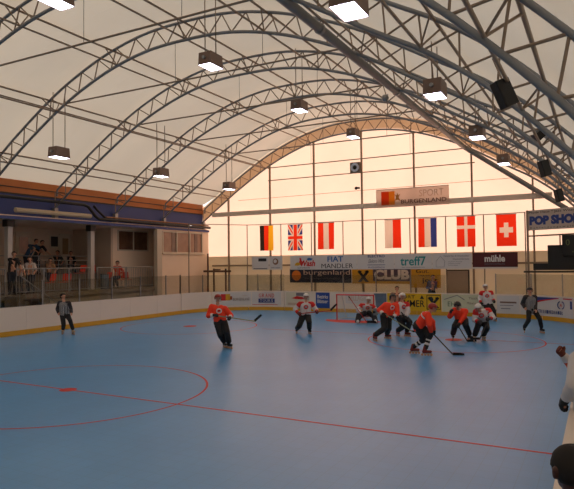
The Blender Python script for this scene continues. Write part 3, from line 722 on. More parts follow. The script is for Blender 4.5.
# ------------------------------------------------------------------ left side building and eave
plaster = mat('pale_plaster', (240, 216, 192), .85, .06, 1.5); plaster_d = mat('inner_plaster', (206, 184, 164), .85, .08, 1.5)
orange = mat('orange_boards', (196, 116, 60), .6, .12, 1.2); bluep = mat('blue_fascia', (52, 68, 128), .55, .06, 1.5)
XW = -23.02
struct('wall_left', MB().box(XW-.12, -13, 5.0, XW, 31.1, 5.98), bluep)
struct('wall_left', MB().box(XW-.14, -13, 5.98, XW+.02, 31.1, 6.62), orange)
struct('trim_21', MB().box(XW+.021, -13, 6.26, XW+.05, 31.0, 6.30), dark_steel)
struct('trim_22', MB().box(XW+.021, -13, 5.96, XW+.05, 31.0, 6.02), dark_steel)
struct('trim_23', MB().box(-22.56, 4, 4.80, -22.42, 31.0, 4.93), bluep)
# slab over the gallery, back wall, floor slab
struct('ceiling', MB().box(-27.0, 4, 4.82, -22.56, 31.0, 4.99), plaster)
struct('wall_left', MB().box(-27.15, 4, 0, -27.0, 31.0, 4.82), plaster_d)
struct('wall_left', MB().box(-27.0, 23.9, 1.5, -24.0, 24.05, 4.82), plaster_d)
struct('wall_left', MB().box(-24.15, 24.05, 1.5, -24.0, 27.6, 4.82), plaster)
struct('wall_left', MB().box(-24.0, 27.4, 0, -22.62, 27.55, 4.80), plaster)
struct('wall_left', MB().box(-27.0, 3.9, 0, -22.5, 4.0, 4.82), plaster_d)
struct('wall_left', MB().box(XW-.12, -13, -.02, XW, 3.9, 5.0), plaster)
slabm = mat('gallery_concrete', (128, 116, 98), .85, .12, 2)
struct('floor', MB().box(-27.0, 4, 1.28, -22.44, 25.72, 1.5).box(-24.0, 25.72, 1.28, -22.64, 27.4, 1.5), slabm)
struct('floor', MB().box(-27.0, 4, 1.5, -25.1, 23.9, 2.3), slabm)
struct('floor', MB().box(-25.1, 4, 1.5, -24.3, 23.9, 1.9), slabm)
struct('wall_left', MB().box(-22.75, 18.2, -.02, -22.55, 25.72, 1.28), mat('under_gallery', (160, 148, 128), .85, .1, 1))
struct('wall_left', MB().box(-25.2, 4, -.02, -25.0, 18.2, 1.28), mat('shaded_under_gallery', (70, 62, 56), .9, .1))  # back of the recess, shade of the void painted into its colour
# facade with the three-light window
fac = MB()
x0, x1 = -22.62, -22.5
fac.box(x0, 25.9, 0, x1, 31.0, 3.4).box(x0, 25.9, 3.4, x1, 26.45, 4.8).box(x0, 30.35, 3.4, x1, 31.0, 4.8).box(x0, 26.45, 4.72, x1, 30.35, 4.8)
struct('wall_left', fac, plaster)
cream = mat('cream_frame', (200, 186, 166), .5)
pane = mat('curtained_pane', (150, 112, 88), .25, .35, 3); pane_dark = mat('dark_pane', (104, 76, 60), .15, .5, 3)
o = empty('window_1', (x1, 26.45, 3.4)); L = 3.9; hh2 = 1.32
f = MB().box(-.1, 0, 0, .03, L, .08).box(-.1, 0, hh2-.07, .03, L, hh2)
for yy in (0, 1.28, 2.56, L-.08): f.box(-.1, yy, .08, .03, yy+.08, hh2-.07)
f.build('frame', cream, o)
for i, yy in enumerate((.08, 1.36, 2.64)): MB().box(-.06, yy, .08, -.04, yy+1.2, hh2-.07).build('pane', pane, o)
for yy in (.9, 3.1): MB().box(-.035, yy, .08, -.02, yy+.3, hh2-.07).build('curtain', pane_dark, o)
MB().box(-.03, -.05, -.06, .12, L+.05, 0).build('sill', cream, o)
tag(o, kind='structure')
# recessed window facing the rink at the gallery end (on the x = -24 wall)
def window(n, x, y0, y1, z0, z1, m=pane_dark, mull=1):
    o = empty('window_%d' % n, (x, y0, z0)); L = y1-y0; h = z1-z0
    f = MB().box(0, 0, 0, .05, L, .07).box(0, 0, h-.07, .05, L, h)
    for k in range(mull+2):
        yy = (L-.07)*k/(mull+1); f.box(0, yy, .07, .05, yy+.07, h-.07)
    f.build('frame', cream, o); MB().box(0.001, .05, .05, .015, L-.05, h-.05).build('pane', m, o)
    return tag(o, kind='structure')
window(2, -24.0, 24.4, 26.9, 3.55, 4.74)
window(3, -27.0, 22.25, 22.9, 3.75, 4.45, blackm, 0)
def gdoor(n, y0, y1, pm):
    o = empty('door_%d' % n, (-27.0, y0, 2.3)); L = y1-y0
    MB().box(0, .06, 0, .04, L-.06, 2.2).build('leaf', cream, o)
    MB().box(0.041, .22, 1.1, .05, L-.22, 2.0).build('pane', pm, o)
    MB().box(0, 0, 0, .06, .06, 2.26).box(0, L-.06, 0, .06, L, 2.26).box(0, .06, 2.2, .06, L-.06, 2.26).build('frame', cream, o)
    return tag(o, kind='structure')
gdoor(2, 20.1, 21.1, pane_dark); gdoor(3, 24.0-.35-.75, 23.75, mat('warm_pane', (150, 120, 84), .3, .3, 6))
# columns
for i, yy in enumerate((16.9, 21.66)):
    o = empty('gallery_column', (-23.14, yy, 1.5))
    MB().box(-.12, -.12, 0, .12, .12, 3.0).build('shaft', mat('column_white', (196, 186, 178), .7, .04), o)
    MB().box(-.18, -.18, 3.0, .18, .18, 3.31).build('capital', dark_steel, o)
    tag(o, 'white square column of the gallery, %s' % ('at the left picture edge' if i == 0 else 'middle of the gallery'), 'column', 'gallery columns')
o = MB().box(-.12, -.2, 0, .12, .2, 4.78).build('wall_pilaster', cream); o.location = (-22.38, 25.95, 0)
tag(o, 'pale pilaster between the gallery and the three-light window', 'pilaster')
# eave pipes
pale = mat('pale_duct', (196, 176, 146), .5, .06)
tag(MB().tube([(-22.3, 5, 5.72), (-22.3, 20.4, 5.72), (-22.3, 20.7, 5.65), (-22.3, 21.15, 5.22), (-22.3, 21.4, 5.08), (-22.3, 30.9, 5.08)], .075, 12).build('black_pipe', blackm), 'black pipe along the blue fascia that bends down over the gallery column', 'pipe')
tag(MB().tube([(-22.35, 21.1, 5.72), (-22.35, 21.3, 5.55), (-22.35, 21.9, 5.15)], .06, 10).build('pipe_branch', blackm), 'short bent black pipe right of the gallery column on the blue fascia', 'pipe')
tag(MB().tube([(-22.42, 16.7, 5.2), (-22.42, 20.95, 5.2)], .11, 14).build('pale_duct', pale), 'pale round duct over the gallery between the two columns', 'duct')
tag(MB().tube([(-22.42, 22.0, 5.22), (-22.42, 30.9, 5.22)], .04, 10).build('rusty_pipe', mat('rust_pipe', (150, 104, 66), .6, .2)), 'rust brown pipe along the foot of the blue fascia', 'pipe')
for i, yy in enumerate((15.2, 17.3, 22.6, 24.7, 26.7, 28.7)):
    pass
# railing sections on the gallery edge
def railing(y0, y1, label):
    o = empty('gallery_railing', (-22.5, y0, 1.5)); L = y1-y0
    MB().tube([(0, 0, 1.12), (0, L, 1.12)], .028).build('top_rail', galv, o); MB().tube([(0, 0, .1), (0, L, .1)], .018).build('bottom_rail', galv, o)
    for yy in (.03, L-.03): MB().tube([(0, yy, 0), (0, yy, 1.12)], .026).build('post', galv, o)
    n = int(L/.135)
    first = None
    for k in range(1, n):
        if first is None: first = MB().tube([(0, 0, .1), (0, 0, 1.12)], .009, 5).build('baluster', galv, o); b = first
        else: b = first.copy(); COL.objects.link(b)
        b.location = (0, L*k/n, 0)
    tag(o, label, 'railing', 'railing sections of the gallery')
rl = [8.2, 10.3, 12.4, 14.5, 16.3]
for i in range(4): railing(rl[i], rl[i+1], 'grey barred railing left of the left gallery column, %s from it' % ORD[3-i])
rl = [16.8, 18.25, 19.7, 20.98]
for i in range(3): railing(rl[i], rl[i+1], 'grey barred railing between the two gallery columns, %s from the left' % ORD[i])
railing(21.42, 23.5, 'grey barred railing just right of the middle gallery column'); railing(23.52, 25.6, 'grey barred railing at the right end of the gallery')
# stair below the gallery
o = empty('gallery_stair', (-22.0, 16.2, 0)); st = mat('stair_concrete', (120, 106, 88), .9, .12, 2)
for k in range(7): MB().box(-.42, k*.3, 0, .38, k*.3+.3, 1.44-.2*k).build('step', st, o)
MB().tube([(.42, .1, 2.35), (.42, 2.2, .95)], .025).build('handrail', galv, o)
for k in range(8): MB().tube([(.42, .1+.3*k, 1.2-.14*k), (.42, .1+.3*k, 2.35-.2*k)], .012, 6).build('baluster', galv, o)
tag(o, 'concrete stair with handrail going down from the gallery behind the left boards', 'stair')

o = empty('terrace_railing', (-25.1, 16.4, 2.3))
MB().tube([(0, 0, .95), (0, 7.3, .95)], .022).build('top_rail', galv, o); MB().tube([(0, 0, .5), (0, 7.3, .5)], .014).build('middle_rail', galv, o)
for k in range(5): MB().tube([(0, .1+1.77*k, 0), (0, .1+1.77*k, .95)], .022).build('post', galv, o)
tag(o, 'thin pale railing of the raised terrace at the back of the gallery', 'railing')
# gallery furniture
chm = mat('orange_plastic', (226, 66, 34), .45)
def mkchair():
    o = empty('plastic_chair')
    s = MB().box(-.22, -.22, .42, .22, .22, .45); s.build('seat', chm, o, bevel=.012)
    b = MB(); n = 8; A = [(-.22+.44*k/n, .2+.05*math.sin(PI*k/n), .5) for k in range(n+1)]; B = [(x, y_+.08, .86) for x, y_, z in A]
    b.strip(A, B).strip([(x, y_+.02, z) for x, y_, z in B], [(x, y_+.02, z) for x, y_, z in A]).strip(B, [(x, y_+.02, z) for x, y_, z in B]); b.build('backrest', chm, o)
    for sx in (-1, 1):
        for sy in (-1, 1): MB().tube([(sx*.18, sy*.18, .43), (sx*.22, sy*.22, 0)], .012, 6).build('leg', galv, o)
    return o
ch0 = mkchair(); GZ = 1.5
def gz_at(x): return 2.3 if x < -25.1 else (1.9 if x < -24.3 else 1.5)
def on_x(px, x):
    p0 = at(px, 262, 10)-CAM; k = x/p0.x; return Vector((x, CAM.y+p0.y*k, gz_at(x)))
chairs = [(48.5, -23.3, .3, 'below the tan shirted person'), (64.5, -23.3, -.2, 'right of the tan shirted person'), (79.5, -24.65, .1, 'just left of the middle gallery column'), (105.5, -23.9, .2, 'right of the middle gallery column'), (118, -23.3, .9, 'with a person seated in it near the gallery end'), (126.5, -23.0, -1.2, 'last one at the right end of the gallery'), (92.5, -24.75, 2.6, 'hidden half behind the middle column')]
for i, (px, x, rz, ds) in enumerate(chairs):
    o = ch0 if i == 0 else copy_tree(ch0); o.location = on_x(px, x)
    o.rotation_euler = (0, 0, rz-PI/2); tag(o, 'orange plastic chair on the gallery, %s' % ds, 'chair', 'orange chairs on the gallery')
def mktable(loc, label, first=None):
    o = empty('gallery_table', loc)
    MB().box(-.4, -.6, .71, .4, .6, .75).build('table_top', mat('table_white', (200, 190, 180), .5), o, bevel=.01)
    for sx in (-1, 1):
        for sy in (-1, 1): MB().tube([(sx*.34, sy*.52, .71), (sx*.34, sy*.52, 0)], .018, 6).build('leg', galv, o)
    return tag(o, label, 'table', 'white tables on the gallery')
p = on_x(58, -25.95); mktable((p.x, p.y, p.z), 'white topped table at the back of the gallery under the small window')
p = on_x(75, -25.9); mktable((p.x, p.y, p.z), 'white topped table behind the middle gallery column')
p = on_x(46, -25.7); mktable((p.x, p.y, p.z), 'white topped table beneath the two people bending over')
o = empty('litter_bin', (-22.9, 22.35, GZ)); MB().tube([(0, 0, 0), (0, 0, .75)], [.2, .23], 16).build('drum', mat('bin_blue_grey', (96, 112, 120), .5), o); MB().tube([(0, 0, .75), (0, 0, .79)], .24, 16).build('lid', dark_steel, o)
tag(o, 'blue grey litter bin behind the railing right of the column', 'bin')

# other sides
struct('wall_right', MB().box(2.02, -13.5, -.02, 2.17, 31.1, 2.2), wallp)
struct('wall_near', MB().box(-23.1, -13.7, -.02, 2.17, -13.5, 5.0), wallp)
mb = MB(); mb.strip([(p.x, -13.6, 4.9 if p.y > 4.9 else p.y-.01) for p in sk], [(p.x, -13.6, p.y+.05) for p in sk], smooth=False)
struct('wall_near', mb, M_gable2)

# walkway behind the end boards (low platform)
struct('floor', MB().box(-9.6, YB+.25, -.02, -7.4, GY-.2, .42), slabm)

# ------------------------------------------------------------------ people
CAPS_CACHE = {}
def cap_mesh(vs, fs, a, ra, b, rb, seg=14, hr=4):
    """closed tapered capsule"""
    a = Vector(a); b = Vector(b); d = b-a
    if d.length < 1e-4: d = Vector((0, 0, 1e-3)); b = a+d
    t = d.normalized(); u = t.orthogonal().normalized(); w = t.cross(u); base = len(vs); rings = []
    for k in range(1, hr+1):
        an = PI/2*(k/hr); rings.append((a-t*ra*math.cos(an), ra*math.sin(an)))
    for k in range(0, hr):
        an = PI/2*(k/hr); rings.append((b+t*rb*math.sin(an), rb*math.cos(an)))
    vs.append(a-t*ra)
    for c, r in rings:
        for k in range(seg): vs.append(c+(u*math.cos(2*PI*k/seg)+w*math.sin(2*PI*k/seg))*r)
    vs.append(b+t*rb); nr = len(rings); top = len(vs)-1
    for k in range(seg): fs.append((base, base+1+(k+1) % seg, base+1+k))
    for i in range(nr-1):
        for k in range(seg): fs.append((base+1+i*seg+k, base+1+i*seg+(k+1) % seg, base+1+(i+1)*seg+(k+1) % seg, base+1+(i+1)*seg+k))
    for k in range(seg): fs.append((base+1+(nr-1)*seg+k, base+1+(nr-1)*seg+(k+1) % seg, top))

def fuse(name, caps, mats, parent, voxel=.014, smooth=3, extra=None, disp=0):
    """caps: (a, ra, b, rb, material index) melted into one continuous surface"""
    vs, fs = [], []
    for c in caps: cap_mesh(vs, fs, *c[:4])
    me = bpy.data.meshes.new('tmp'); me.from_pydata([tuple(v) for v in vs], [], fs); me.update()
    o = bpy.data.objects.new('tmp', me); COL.objects.link(o)
    r = o.modifiers.new('r', 'REMESH'); r.mode = 'VOXEL'; r.voxel_size = voxel; r.use_smooth_shade = True
    if smooth: s = o.modifiers.new('s', 'SMOOTH'); s.factor = .5; s.iterations = smooth
    if disp:
        tx_ = bpy.data.textures.get('folds') or bpy.data.textures.new('folds', 'CLOUDS'); tx_.noise_scale = .12
        dm = o.modifiers.new('d', 'DISPLACE'); dm.texture = tx_; dm.strength = disp; dm.mid_level = .5; dm.texture_coords = 'LOCAL'
    bpy.context.view_layer.update()
    ev = o.evaluated_get(bpy.context.evaluated_depsgraph_get()); me2 = bpy.data.meshes.new_from_object(ev); me2.name = name
    bpy.data.objects.remove(o); bpy.data.meshes.remove(me)
    me2.materials.clear()
    for m in mats: me2.materials.append(m)
    nf = len(me2.polygons); C = np.zeros(nf*3); me2.polygons.foreach_get('center', C); C = C.reshape(-1, 3)
    best = np.full(nf, 1e9); idx = np.zeros(nf, dtype=np.int32)
    for a, ra, b, rb, mi in caps:
        a = np.array(a); d = np.array(b)-a; L = max(d @ d, 1e-9); t = np.clip((C-a) @ d/L, 0, 1)
        e = np.linalg.norm(C-a-t[:, None]*d, axis=1)-(ra+(rb-ra)*t); m_ = e < best; best[m_] = e[m_]; idx[m_] = mi
    if extra is not None: idx = extra(C, idx)
    me2.polygons.foreach_set('material_index', idx); me2.polygons.foreach_set('use_smooth', np.ones(nf, dtype=bool)); me2.update()
    return link(name, me2, parent)

def ik(root, target, l1, l2, pole):
    d = target-root; L = d.length
    if L > (l1+l2)*.995: target = root+d.normalized()*(l1+l2)*.995; d = target-root; L = d.length
    L = max(L, abs(l1-l2)+.03); t = d.normalized()
    a = (l1*l1-l2*l2+L*L)/(2*L); h = math.sqrt(max(0, l1*l1-a*a)); p = pole-t*pole.dot(t)
    p = p.normalized() if p.length > 1e-4 else t.orthogonal().normalized()
    return root+t*a+p*h, target

skin = mat('skin', (206, 150, 122), .55, .06, 10); skin_d = mat('skin_dark', (78, 46, 37), .5, .06, 10); lipm = mat('lips', (160, 84, 76), .5); eyem = mat('eye_dark', (34, 26, 24), .3)
jr = mat('jersey_red', (250, 62, 26), .7, .06, 10); jw = mat('jersey_white', (214, 208, 208), .7, .04, 10); jred = mat('jersey_scarlet', (206, 34, 30), .7, .05, 10)
jgrey = mat('jersey_grey', (150, 146, 150), .7, .15, 14); pant = mat('black_trousers', (24, 22, 26), .75, .2, 6); glovem = mat('black_glove', (22, 20, 22), .6, .2, 10); gloved = mat('dark_red_glove', (96, 26, 26), .6, .15, 10)
helw = mat('white_helmet', (226, 222, 218), .35); helb = mat('black_helmet', (26, 24, 27), .35); helr = mat('red_helmet', (150, 34, 28), .35, .1, 10)
cage = mat('cage_wire', (120, 116, 112), .4, metal=.5); boot = mat('skate_boot', (30, 26, 28), .5, .2, 10); bootr = mat('red_skate', (120, 34, 28), .5, .2, 10); boott = mat('tan_skate', (190, 160, 130), .5, .1, 10)
wheelm = mat('skate_wheel', (196, 150, 120), .4); shaftm = mat('stick_shaft', (60, 56, 54), .45); shaftg = mat('pale_shaft', (150, 150, 120), .45); tapem = mat('stick_tape', (20, 20, 22), .8); shaftr = mat('red_shaft', (190, 60, 50), .45)
hairb = mat('brown_hair', (62, 40, 30), .8, .2, 30); hairk = mat('black_hair', (26, 20, 18), .8, .2, 30); padm = mat('goalie_pad', (44, 44, 50), .6, .2, 10)
def refstripe():
    m = bpy.data.materials.new('referee_stripes'); m.use_nodes = True; nt = m.node_tree; b = nt.nodes['Principled BSDF']; b.inputs['Roughness'].default_value = .75
    tc = nt.nodes.new('ShaderNodeTexCoord'); w = nt.nodes.new('ShaderNodeTexWave'); w.wave_type = 'BANDS'; w.bands_direction = 'X'; w.inputs['Scale'].default_value = 13; w.inputs['Distortion'].default_value = .3
    r = nt.nodes.new('ShaderNodeValToRGB'); r.color_ramp.interpolation = 'CONSTANT'; r.color_ramp.elements[0].color = (.03, .028, .03, 1); r.color_ramp.elements[1].color = (.42, .41, .42, 1); r.color_ramp.elements[1].position = .5
    nt.links.new(tc.outputs['Object'], w.inputs[0]); nt.links.new(w.outputs['Fac'], r.inputs[0]); nt.links.new(r.outputs[0], b.inputs['Base Color']); return m
refm = refstripe(); refk = mat('referee_black', (48, 44, 48), .75, .1, 10)

def hand_caps(wr, d, n, side, mi=0, s=1.0, curl=.9):
    """palm, four unequal bent fingers and a thumb; d along the hand, n palm normal"""
    d = d.normalized(); n = (n-d*n.dot(d)).normalized(); x = d.cross(n)*side; out = []
    for k in (-1, 0, 1): out.append((wr+x*.018*k*s+d*.015*s, .016*s, wr+x*.026*k*s+d*.085*s, .014*s, mi))
    for k, L in zip((-1.5, -.5, .5, 1.5), (.062, .074, .07, .052)):
        L *= s; p0 = wr+x*.019*k*s+d*.088*s; c1 = curl*.5; q1 = p0+(d*math.cos(c1)+n*math.sin(c1))*L*.5; c2 = curl*1.5; q2 = q1+(d*math.cos(c2)+n*math.sin(c2))*L*.45
        out.append((p0, .0095*s, q1, .009*s, mi)); out.append((q1, .009*s, q2, .008*s, mi))
    t0 = wr+d*.03*s-x*.028*s; t1 = t0+(d*.6-x*.7+n*.4).normalized()*.038*s; t2 = t1+(d*.85-x*.1+n*.5).normalized()*.03*s
    out.append((t0, .013*s, t1, .011*s, mi)); out.append((t1, .011*s, t2, .0095*s, mi))
    return out

def dome(name, hc, fv, uv, r, m, parent, cut, th=.012, sc=(1, 1, 1)):
    """shell round a head; cut(p) in head axes (right, front, up) tells which faces stay"""
    rv = fv.cross(uv).normalized(); vs = []; fs = []; seg, rg = 22, 14
    P = []
    for i in range(rg+1):
        a = PI*i/rg
        for k in range(seg):
            w = 2*PI*k/seg; P.append(Vector((math.sin(a)*math.cos(w)*sc[0], math.sin(a)*math.sin(w)*sc[1], math.cos(a)*sc[2]))*r)
    for i in range(rg):
        for k in range(seg):
            f = (i*seg+k, (i+1)*seg+k, (i+1)*seg+(k+1) % seg, i*seg+(k+1) % seg); c = sum((P[j] for j in f), Vector())/4
            if cut(c): fs.append(f)
    used = sorted({j for f in fs for j in f}); mp = {j: i for i, j in enumerate(used)}
    mb = MB(); mb.add([hc+rv*P[j].x+fv*P[j].y+uv*P[j].z for j in used], [tuple(mp[j] for j in f) for f in fs], True)
    o = mb.build(name, m, parent); s = o.modifiers.new('shell', 'SOLIDIFY'); s.thickness = th; s.offset = 1
    return o

def skate_mesh(bm_):
    o = empty('skate_src')
    return o
def make_skate(parent, ankle, toe, up_, bm_, size=1.0, detail=True):
    """boot with frame and four wheels; ankle joint, toe direction"""
    toe = toe.normalized(); up_ = (up_-toe*up_.dot(toe)).normalized(); sd = toe.cross(up_)
    heel = ankle-up_*.07-toe*.05; b = fuse('skate', [(heel, .047, ankle-up_*.065+toe*.15, .04, 0), (ankle+up_*.06, .055, heel+up_*.03+toe*.02, .052, 0)], [bm_], parent, .013, 2)
    fr = MB(); c0 = ankle-up_*.118-toe*.09; c1 = ankle-up_*.118+toe*.18; fr.bar(c0, c1, .022, .035, upv=tuple(up_)); fr.build('frame', galv, b)
    for k in range(4):
        c = ankle-up_*.152+toe*(-.09+.085*k); MB().tube([c-sd*.012, c+sd*.012], .038, 12).build('wheel', wheelm, b)
    return b
def make_glove(parent, wr, d, n, side, m, s=1.0, col_=None):
    d = d.normalized(); c = hand_caps(wr, d, n, side, 0, 1.35*s, 1.0); c = [(a, ra*1.45, b, rb*1.45, mi) for a, ra, b, rb, mi in c]
    c.append((wr-d*.09*s, .062*s, wr+d*.01, .052*s, 1 if col_ else 0)); c.append((wr, .05*s, wr+d*.08*s, .048*s, 0))
    return fuse('glove', c, [m]+([col_] if col_ else []), parent, .012, 1)

def person(label, D, head, neck, pelvis, sa, sb, ha, hb, fa, fb, face=(0, -1), ea=None, eb=None, ka=None, kb=None, look=None, kit='red', helmet=None, glove=glovem, z0=0.0, skates=True, boots=boot,
           scale=1.0, group=None, kneepole=None, hair=hairb, skinm=skin, top=None, bottom=pant, socks=None, crest=None, stripes=None, toes=None, feet_z=None, short=False, name='person', voxel=.013):
    """joints are (x, y, extra depth) of the photograph; a = image-left limb, b = image-right limb; D = distance ahead"""
    s = scale
    def J(q): return at(q[0], q[1], D+(q[2] if len(q) > 2 else 0))
    fv = (RX*face[0]-(-FX)*face[1]).normalized() if True else None
    fv = (RX*face[0]+FX*face[1]).normalized(); rv = fv.cross(UZ)
    P = J(pelvis); N = J(neck); H = J(head)
    sk = .19 if skates else .09
    A = []
    for q in (fa, fb):
        w = at(q[0], q[1], D+(q[2] if len(q) > 2 else 0)); A.append(Vector((w.x, w.y, z0+sk+(q[3] if len(q) > 3 else 0))))
    hipdir = (A[1]-A[0]); hipdir.z = 0
    sd = RX if abs(rv.dot(RX)) < .5 else RX
    hd = (rv if rv.dot(RX) >= 0 else -rv)
    if abs(hd.dot(RX)) < .35: hd = (hd*.8+RX*.2).normalized()
    legL = .43*s
    # pelvis low enough for the legs to reach
    hips = [P-hd*.095*s-UZ*.02, P+hd*.095*s-UZ*.02]
    for _ in range(6):
        over = max((hips[i]-A[i]).length-2*legL*.985 for i in (0, 1))
        if over > 0: P = P-UZ*over; N = N-UZ*over*.4; hips = [h_2-UZ*over for h_2 in hips]
    kp = kneepole if kneepole is not None else fv
    knees = []
    for i, kq in enumerate((ka, kb)):
        pole = (J(kq)-(hips[i]+A[i])/2) if kq else fv*1.0
        pole = pole+fv*.12 if kq else pole
        k_, a_ = ik(hips[i], A[i], legL, legL, pole); knees.append(k_)
    SA, SB = J(sa), J(sb); sh = [SA, SB]; el = []; hn = []
    for i, (hq, eq) in enumerate(((ha, ea), (hb, eb))):
        T = J(hq); pole = (J(eq)-(sh[i]+T)/2) if eq else (-fv*1.0-UZ*.2+(RX*(-1 if i == 0 else 1))*.22)
        e_, t_ = ik(sh[i], T, .29*s, .26*s, pole); el.append(e_); hn.append(t_)
    root = empty(name, (P.x, P.y, z0)); O = Vector((P.x, P.y, z0))
    def Lc(v): return v-O
    P, N, H = Lc(P), Lc(N), Lc(H); hips = [Lc(v) for v in hips]; knees = [Lc(v) for v in knees]; A = [Lc(v) for v in A]; sh = [Lc(v) for v in sh]; el = [Lc(v) for v in el]; hn = [Lc(v) for v in hn]
    lf = (RX*look[0]+FX*look[1]+UZ*(look[2] if len(look) > 2 else 0)).normalized() if look else fv
    uv = (UZ*1.0+(H-N).normalized()*.5).normalized(); uv = (uv-lf*uv.dot(lf)).normalized(); hr = lf.cross(uv)
    # ---- body, one continuous surface
    C = []
    C.append((H+uv*.025*s-lf*.012*s, .088*s, H+uv*.012*s+lf*.012*s, .084*s, 0))
    C.append((H-uv*.03*s+lf*.03*s, .062*s, H-uv*.075*s+lf*.055*s, .032*s, 0))
    C.append((H+lf*.088*s-uv*.0*s, .012*s, H+lf*.105*s-uv*.03*s, .016*s, 0))
    for t in (-1, 1):
        C.append((H+hr*t*.088*s-uv*.015*s, .018*s, H+hr*t*.092*s+uv*.015*s-lf*.01, .02*s, 0))
    C.append((N-UZ*.03, .058*s, H-uv*.05*s-lf*.01, .052*s, 0))
    ch = N*.72+P*.28
    C += [(sh[0], .062*s, sh[1], .062*s, 0), (N-UZ*.02, .06*s, ch, .11*s, 0), (ch-hd*.06, .105*s, P-hd*.045, .10*s, 0), (ch+hd*.06, .105*s, P+hd*.045, .10*s, 0)]
    for i in (0, 1):
        C += [(hips[i], .09*s, knees[i], .058*s, 0), (knees[i], .056*s, A[i], .04*s, 0), (knees[i].lerp(A[i], .3)-fv*.015, .056*s, knees[i].lerp(A[i], .6), .04*s, 0)]
        C += [(sh[i], .056*s, el[i], .042*s, 0), (el[i], .041*s, hn[i], .028*s, 0)]
        dirh = (hn[i]-el[i]).normalized(); C += hand_caps(hn[i], dirh, -UZ*.5+(P-hn[i]).normalized(), 1 if i else -1, 0, s)
        toe = (toes[i][0]*RX+toes[i][1]*FX) if toes else fv+(RX*(-.25 if i == 0 else .25))
        toe.z = 0; toe.normalize(); C += [(A[i]-UZ*.055-toe*.04, .035*s, A[i]-UZ*.06+toe*.14*s, .027*s, 0)]
    def facepaint(Cn, idx):
        p = Cn-np.array(H); a = p @ np.array(hr); f = p @ np.array(lf); u = p @ np.array(uv)
        eye = (f > .05*s) & (abs(u-.008*s) < .011*s) & (abs(abs(a)-.034*s) < .014*s); idx[eye] = 1
        lp = (f > .06*s) & (abs(u+.062*s) < .008*s) & (abs(a) < .026*s); idx[lp] = 2
        return idx
    fuse('body', C, [skinm, eyem, lipm], root, .0105, 2, facepaint)
    # ---- shirt
    tp = top or {'red': (jr, jr, jr, jr), 'white': (jw, jred, jw, jred), 'ref': (refm, refk, refk, refk)}[kit]
    main, shd, slv, cuff = tp
    g = {'plain': .80, 'ref': .98}.get(kit, 1.12)
    low = P-UZ*.06 if abs((N-P).normalized().z) > .7 else P
    T = [(sh[0], .080*g*s, sh[1], .080*g*s, 0), (sh[0]+UZ*.015, .082*g*s, sh[0].lerp(sh[1], .25)+UZ*.015, .078*g*s, 1), (sh[1]+UZ*.015, .082*g*s, sh[1].lerp(sh[0], .25)+UZ*.015, .078*g*s, 1), (N-UZ*.06, .07*s, ch, .14*g*s, 0),
         (ch-hd*.075*s, .128*g*s, low-hd*.075*s, .122*g*s, 0), (ch+hd*.075*s, .128*g*s, low+hd*.075*s, .122*g*s, 0)]
    for i in (0, 1):
        em = sh[i].lerp(el[i], .35); T.append((sh[i], .090*g*s, em, .086*g*s, 1)); T.append((em, .086*g*s, el[i], .080*g*s, 2))
        if short: continue
        m1 = el[i].lerp(hn[i], .55); T.append((el[i], .074*g*s, m1, .064*g*s, 2)); T.append((m1, .064*g*s, el[i].lerp(hn[i], .92), .056*g*s, 3))
    nchest = np.array(fv); cen = np.array(ch)
    def crestpaint(Cn, idx):
        if crest:
            p = Cn-cen; f = p @ nchest; a = p @ np.array(rv); u = p[:, 2]
            idx[(f*crest > .05) & ((a/.095)**2+((u+.04)/.085)**2 < 1) & (idx == 0)] = 4
            idx[(f*crest > .05) & ((a/.06)**2+((u+.04)/.04)**2 < 1) & (idx == 4)] = 5
        if stripes:
            p = Cn-cen; u = p @ np.array((N-P).normalized()); a = p @ np.array(rv); idx[(abs(u-.06+a*.4) < .022) & (idx == 0)] = 4
        return idx
    cm = {'red': jw, 'white': jred}.get(kit, jw); cm2 = {'red': jred, 'white': jgrey}.get(kit, jw)
    fuse('jersey' if kit in ('red', 'white', 'ref') else 'shirt', T, [main, shd, slv, cuff, cm, cm2], root, voxel, 2, crestpaint, disp=.014)
    # ---- trousers
    q = 1.22 if kit in ('red', 'white') else .95
    Q = [(P-hd*.05, .122*q*s, P+hd*.05, .122*q*s, 0), (P+UZ*.03-hd*.04, .11*q*s, P+UZ*.05+hd*.04, .11*q*s, 0)]
    for i in (0, 1):
        end = knees[i].lerp(A[i], .86)
        Q.append((hips[i], .112*q*s, knees[i], .088*q*s, 0))
        if socks:
            Q.append((knees[i], .088*q*s, knees[i].lerp(A[i], .12), .084*q*s, 0)); st_ = [0, 1, 0, 1, 0]
            for k in range(5): Q.append((knees[i].lerp(A[i], .14+.15*k), .070*s, knees[i].lerp(A[i], .14+.15*(k+1)), .066*s, st_[k]))
        else: Q.append((knees[i], .088*q*s, end, .076*q*s, 0))
    fuse('trousers', Q, [bottom, jw], root, voxel, 2, disp=.014)
    # ---- feet
    for i in (0, 1):
        toe = (toes[i][0]*RX+toes[i][1]*FX) if toes else fv+(RX*(-.25 if i == 0 else .25)); toe.z = 0
        if skates: make_skate(root, A[i], toe, UZ*1.0, boots)
        else:
            toe.normalize(); fuse('shoe', [(A[i]-UZ*.045-toe*.05, .042, A[i]-UZ*.052+toe*.15, .036, 0), (A[i], .046, A[i]-UZ*.04, .045, 0)], [boots], root, .013, 1)
    # ---- gloves
    if glove:
        for i in (0, 1):
            dirh = (hn[i]-el[i]).normalized(); make_glove(root, hn[i], dirh, -UZ*.5+(P-hn[i]).normalized(), 1 if i else -1, glove)
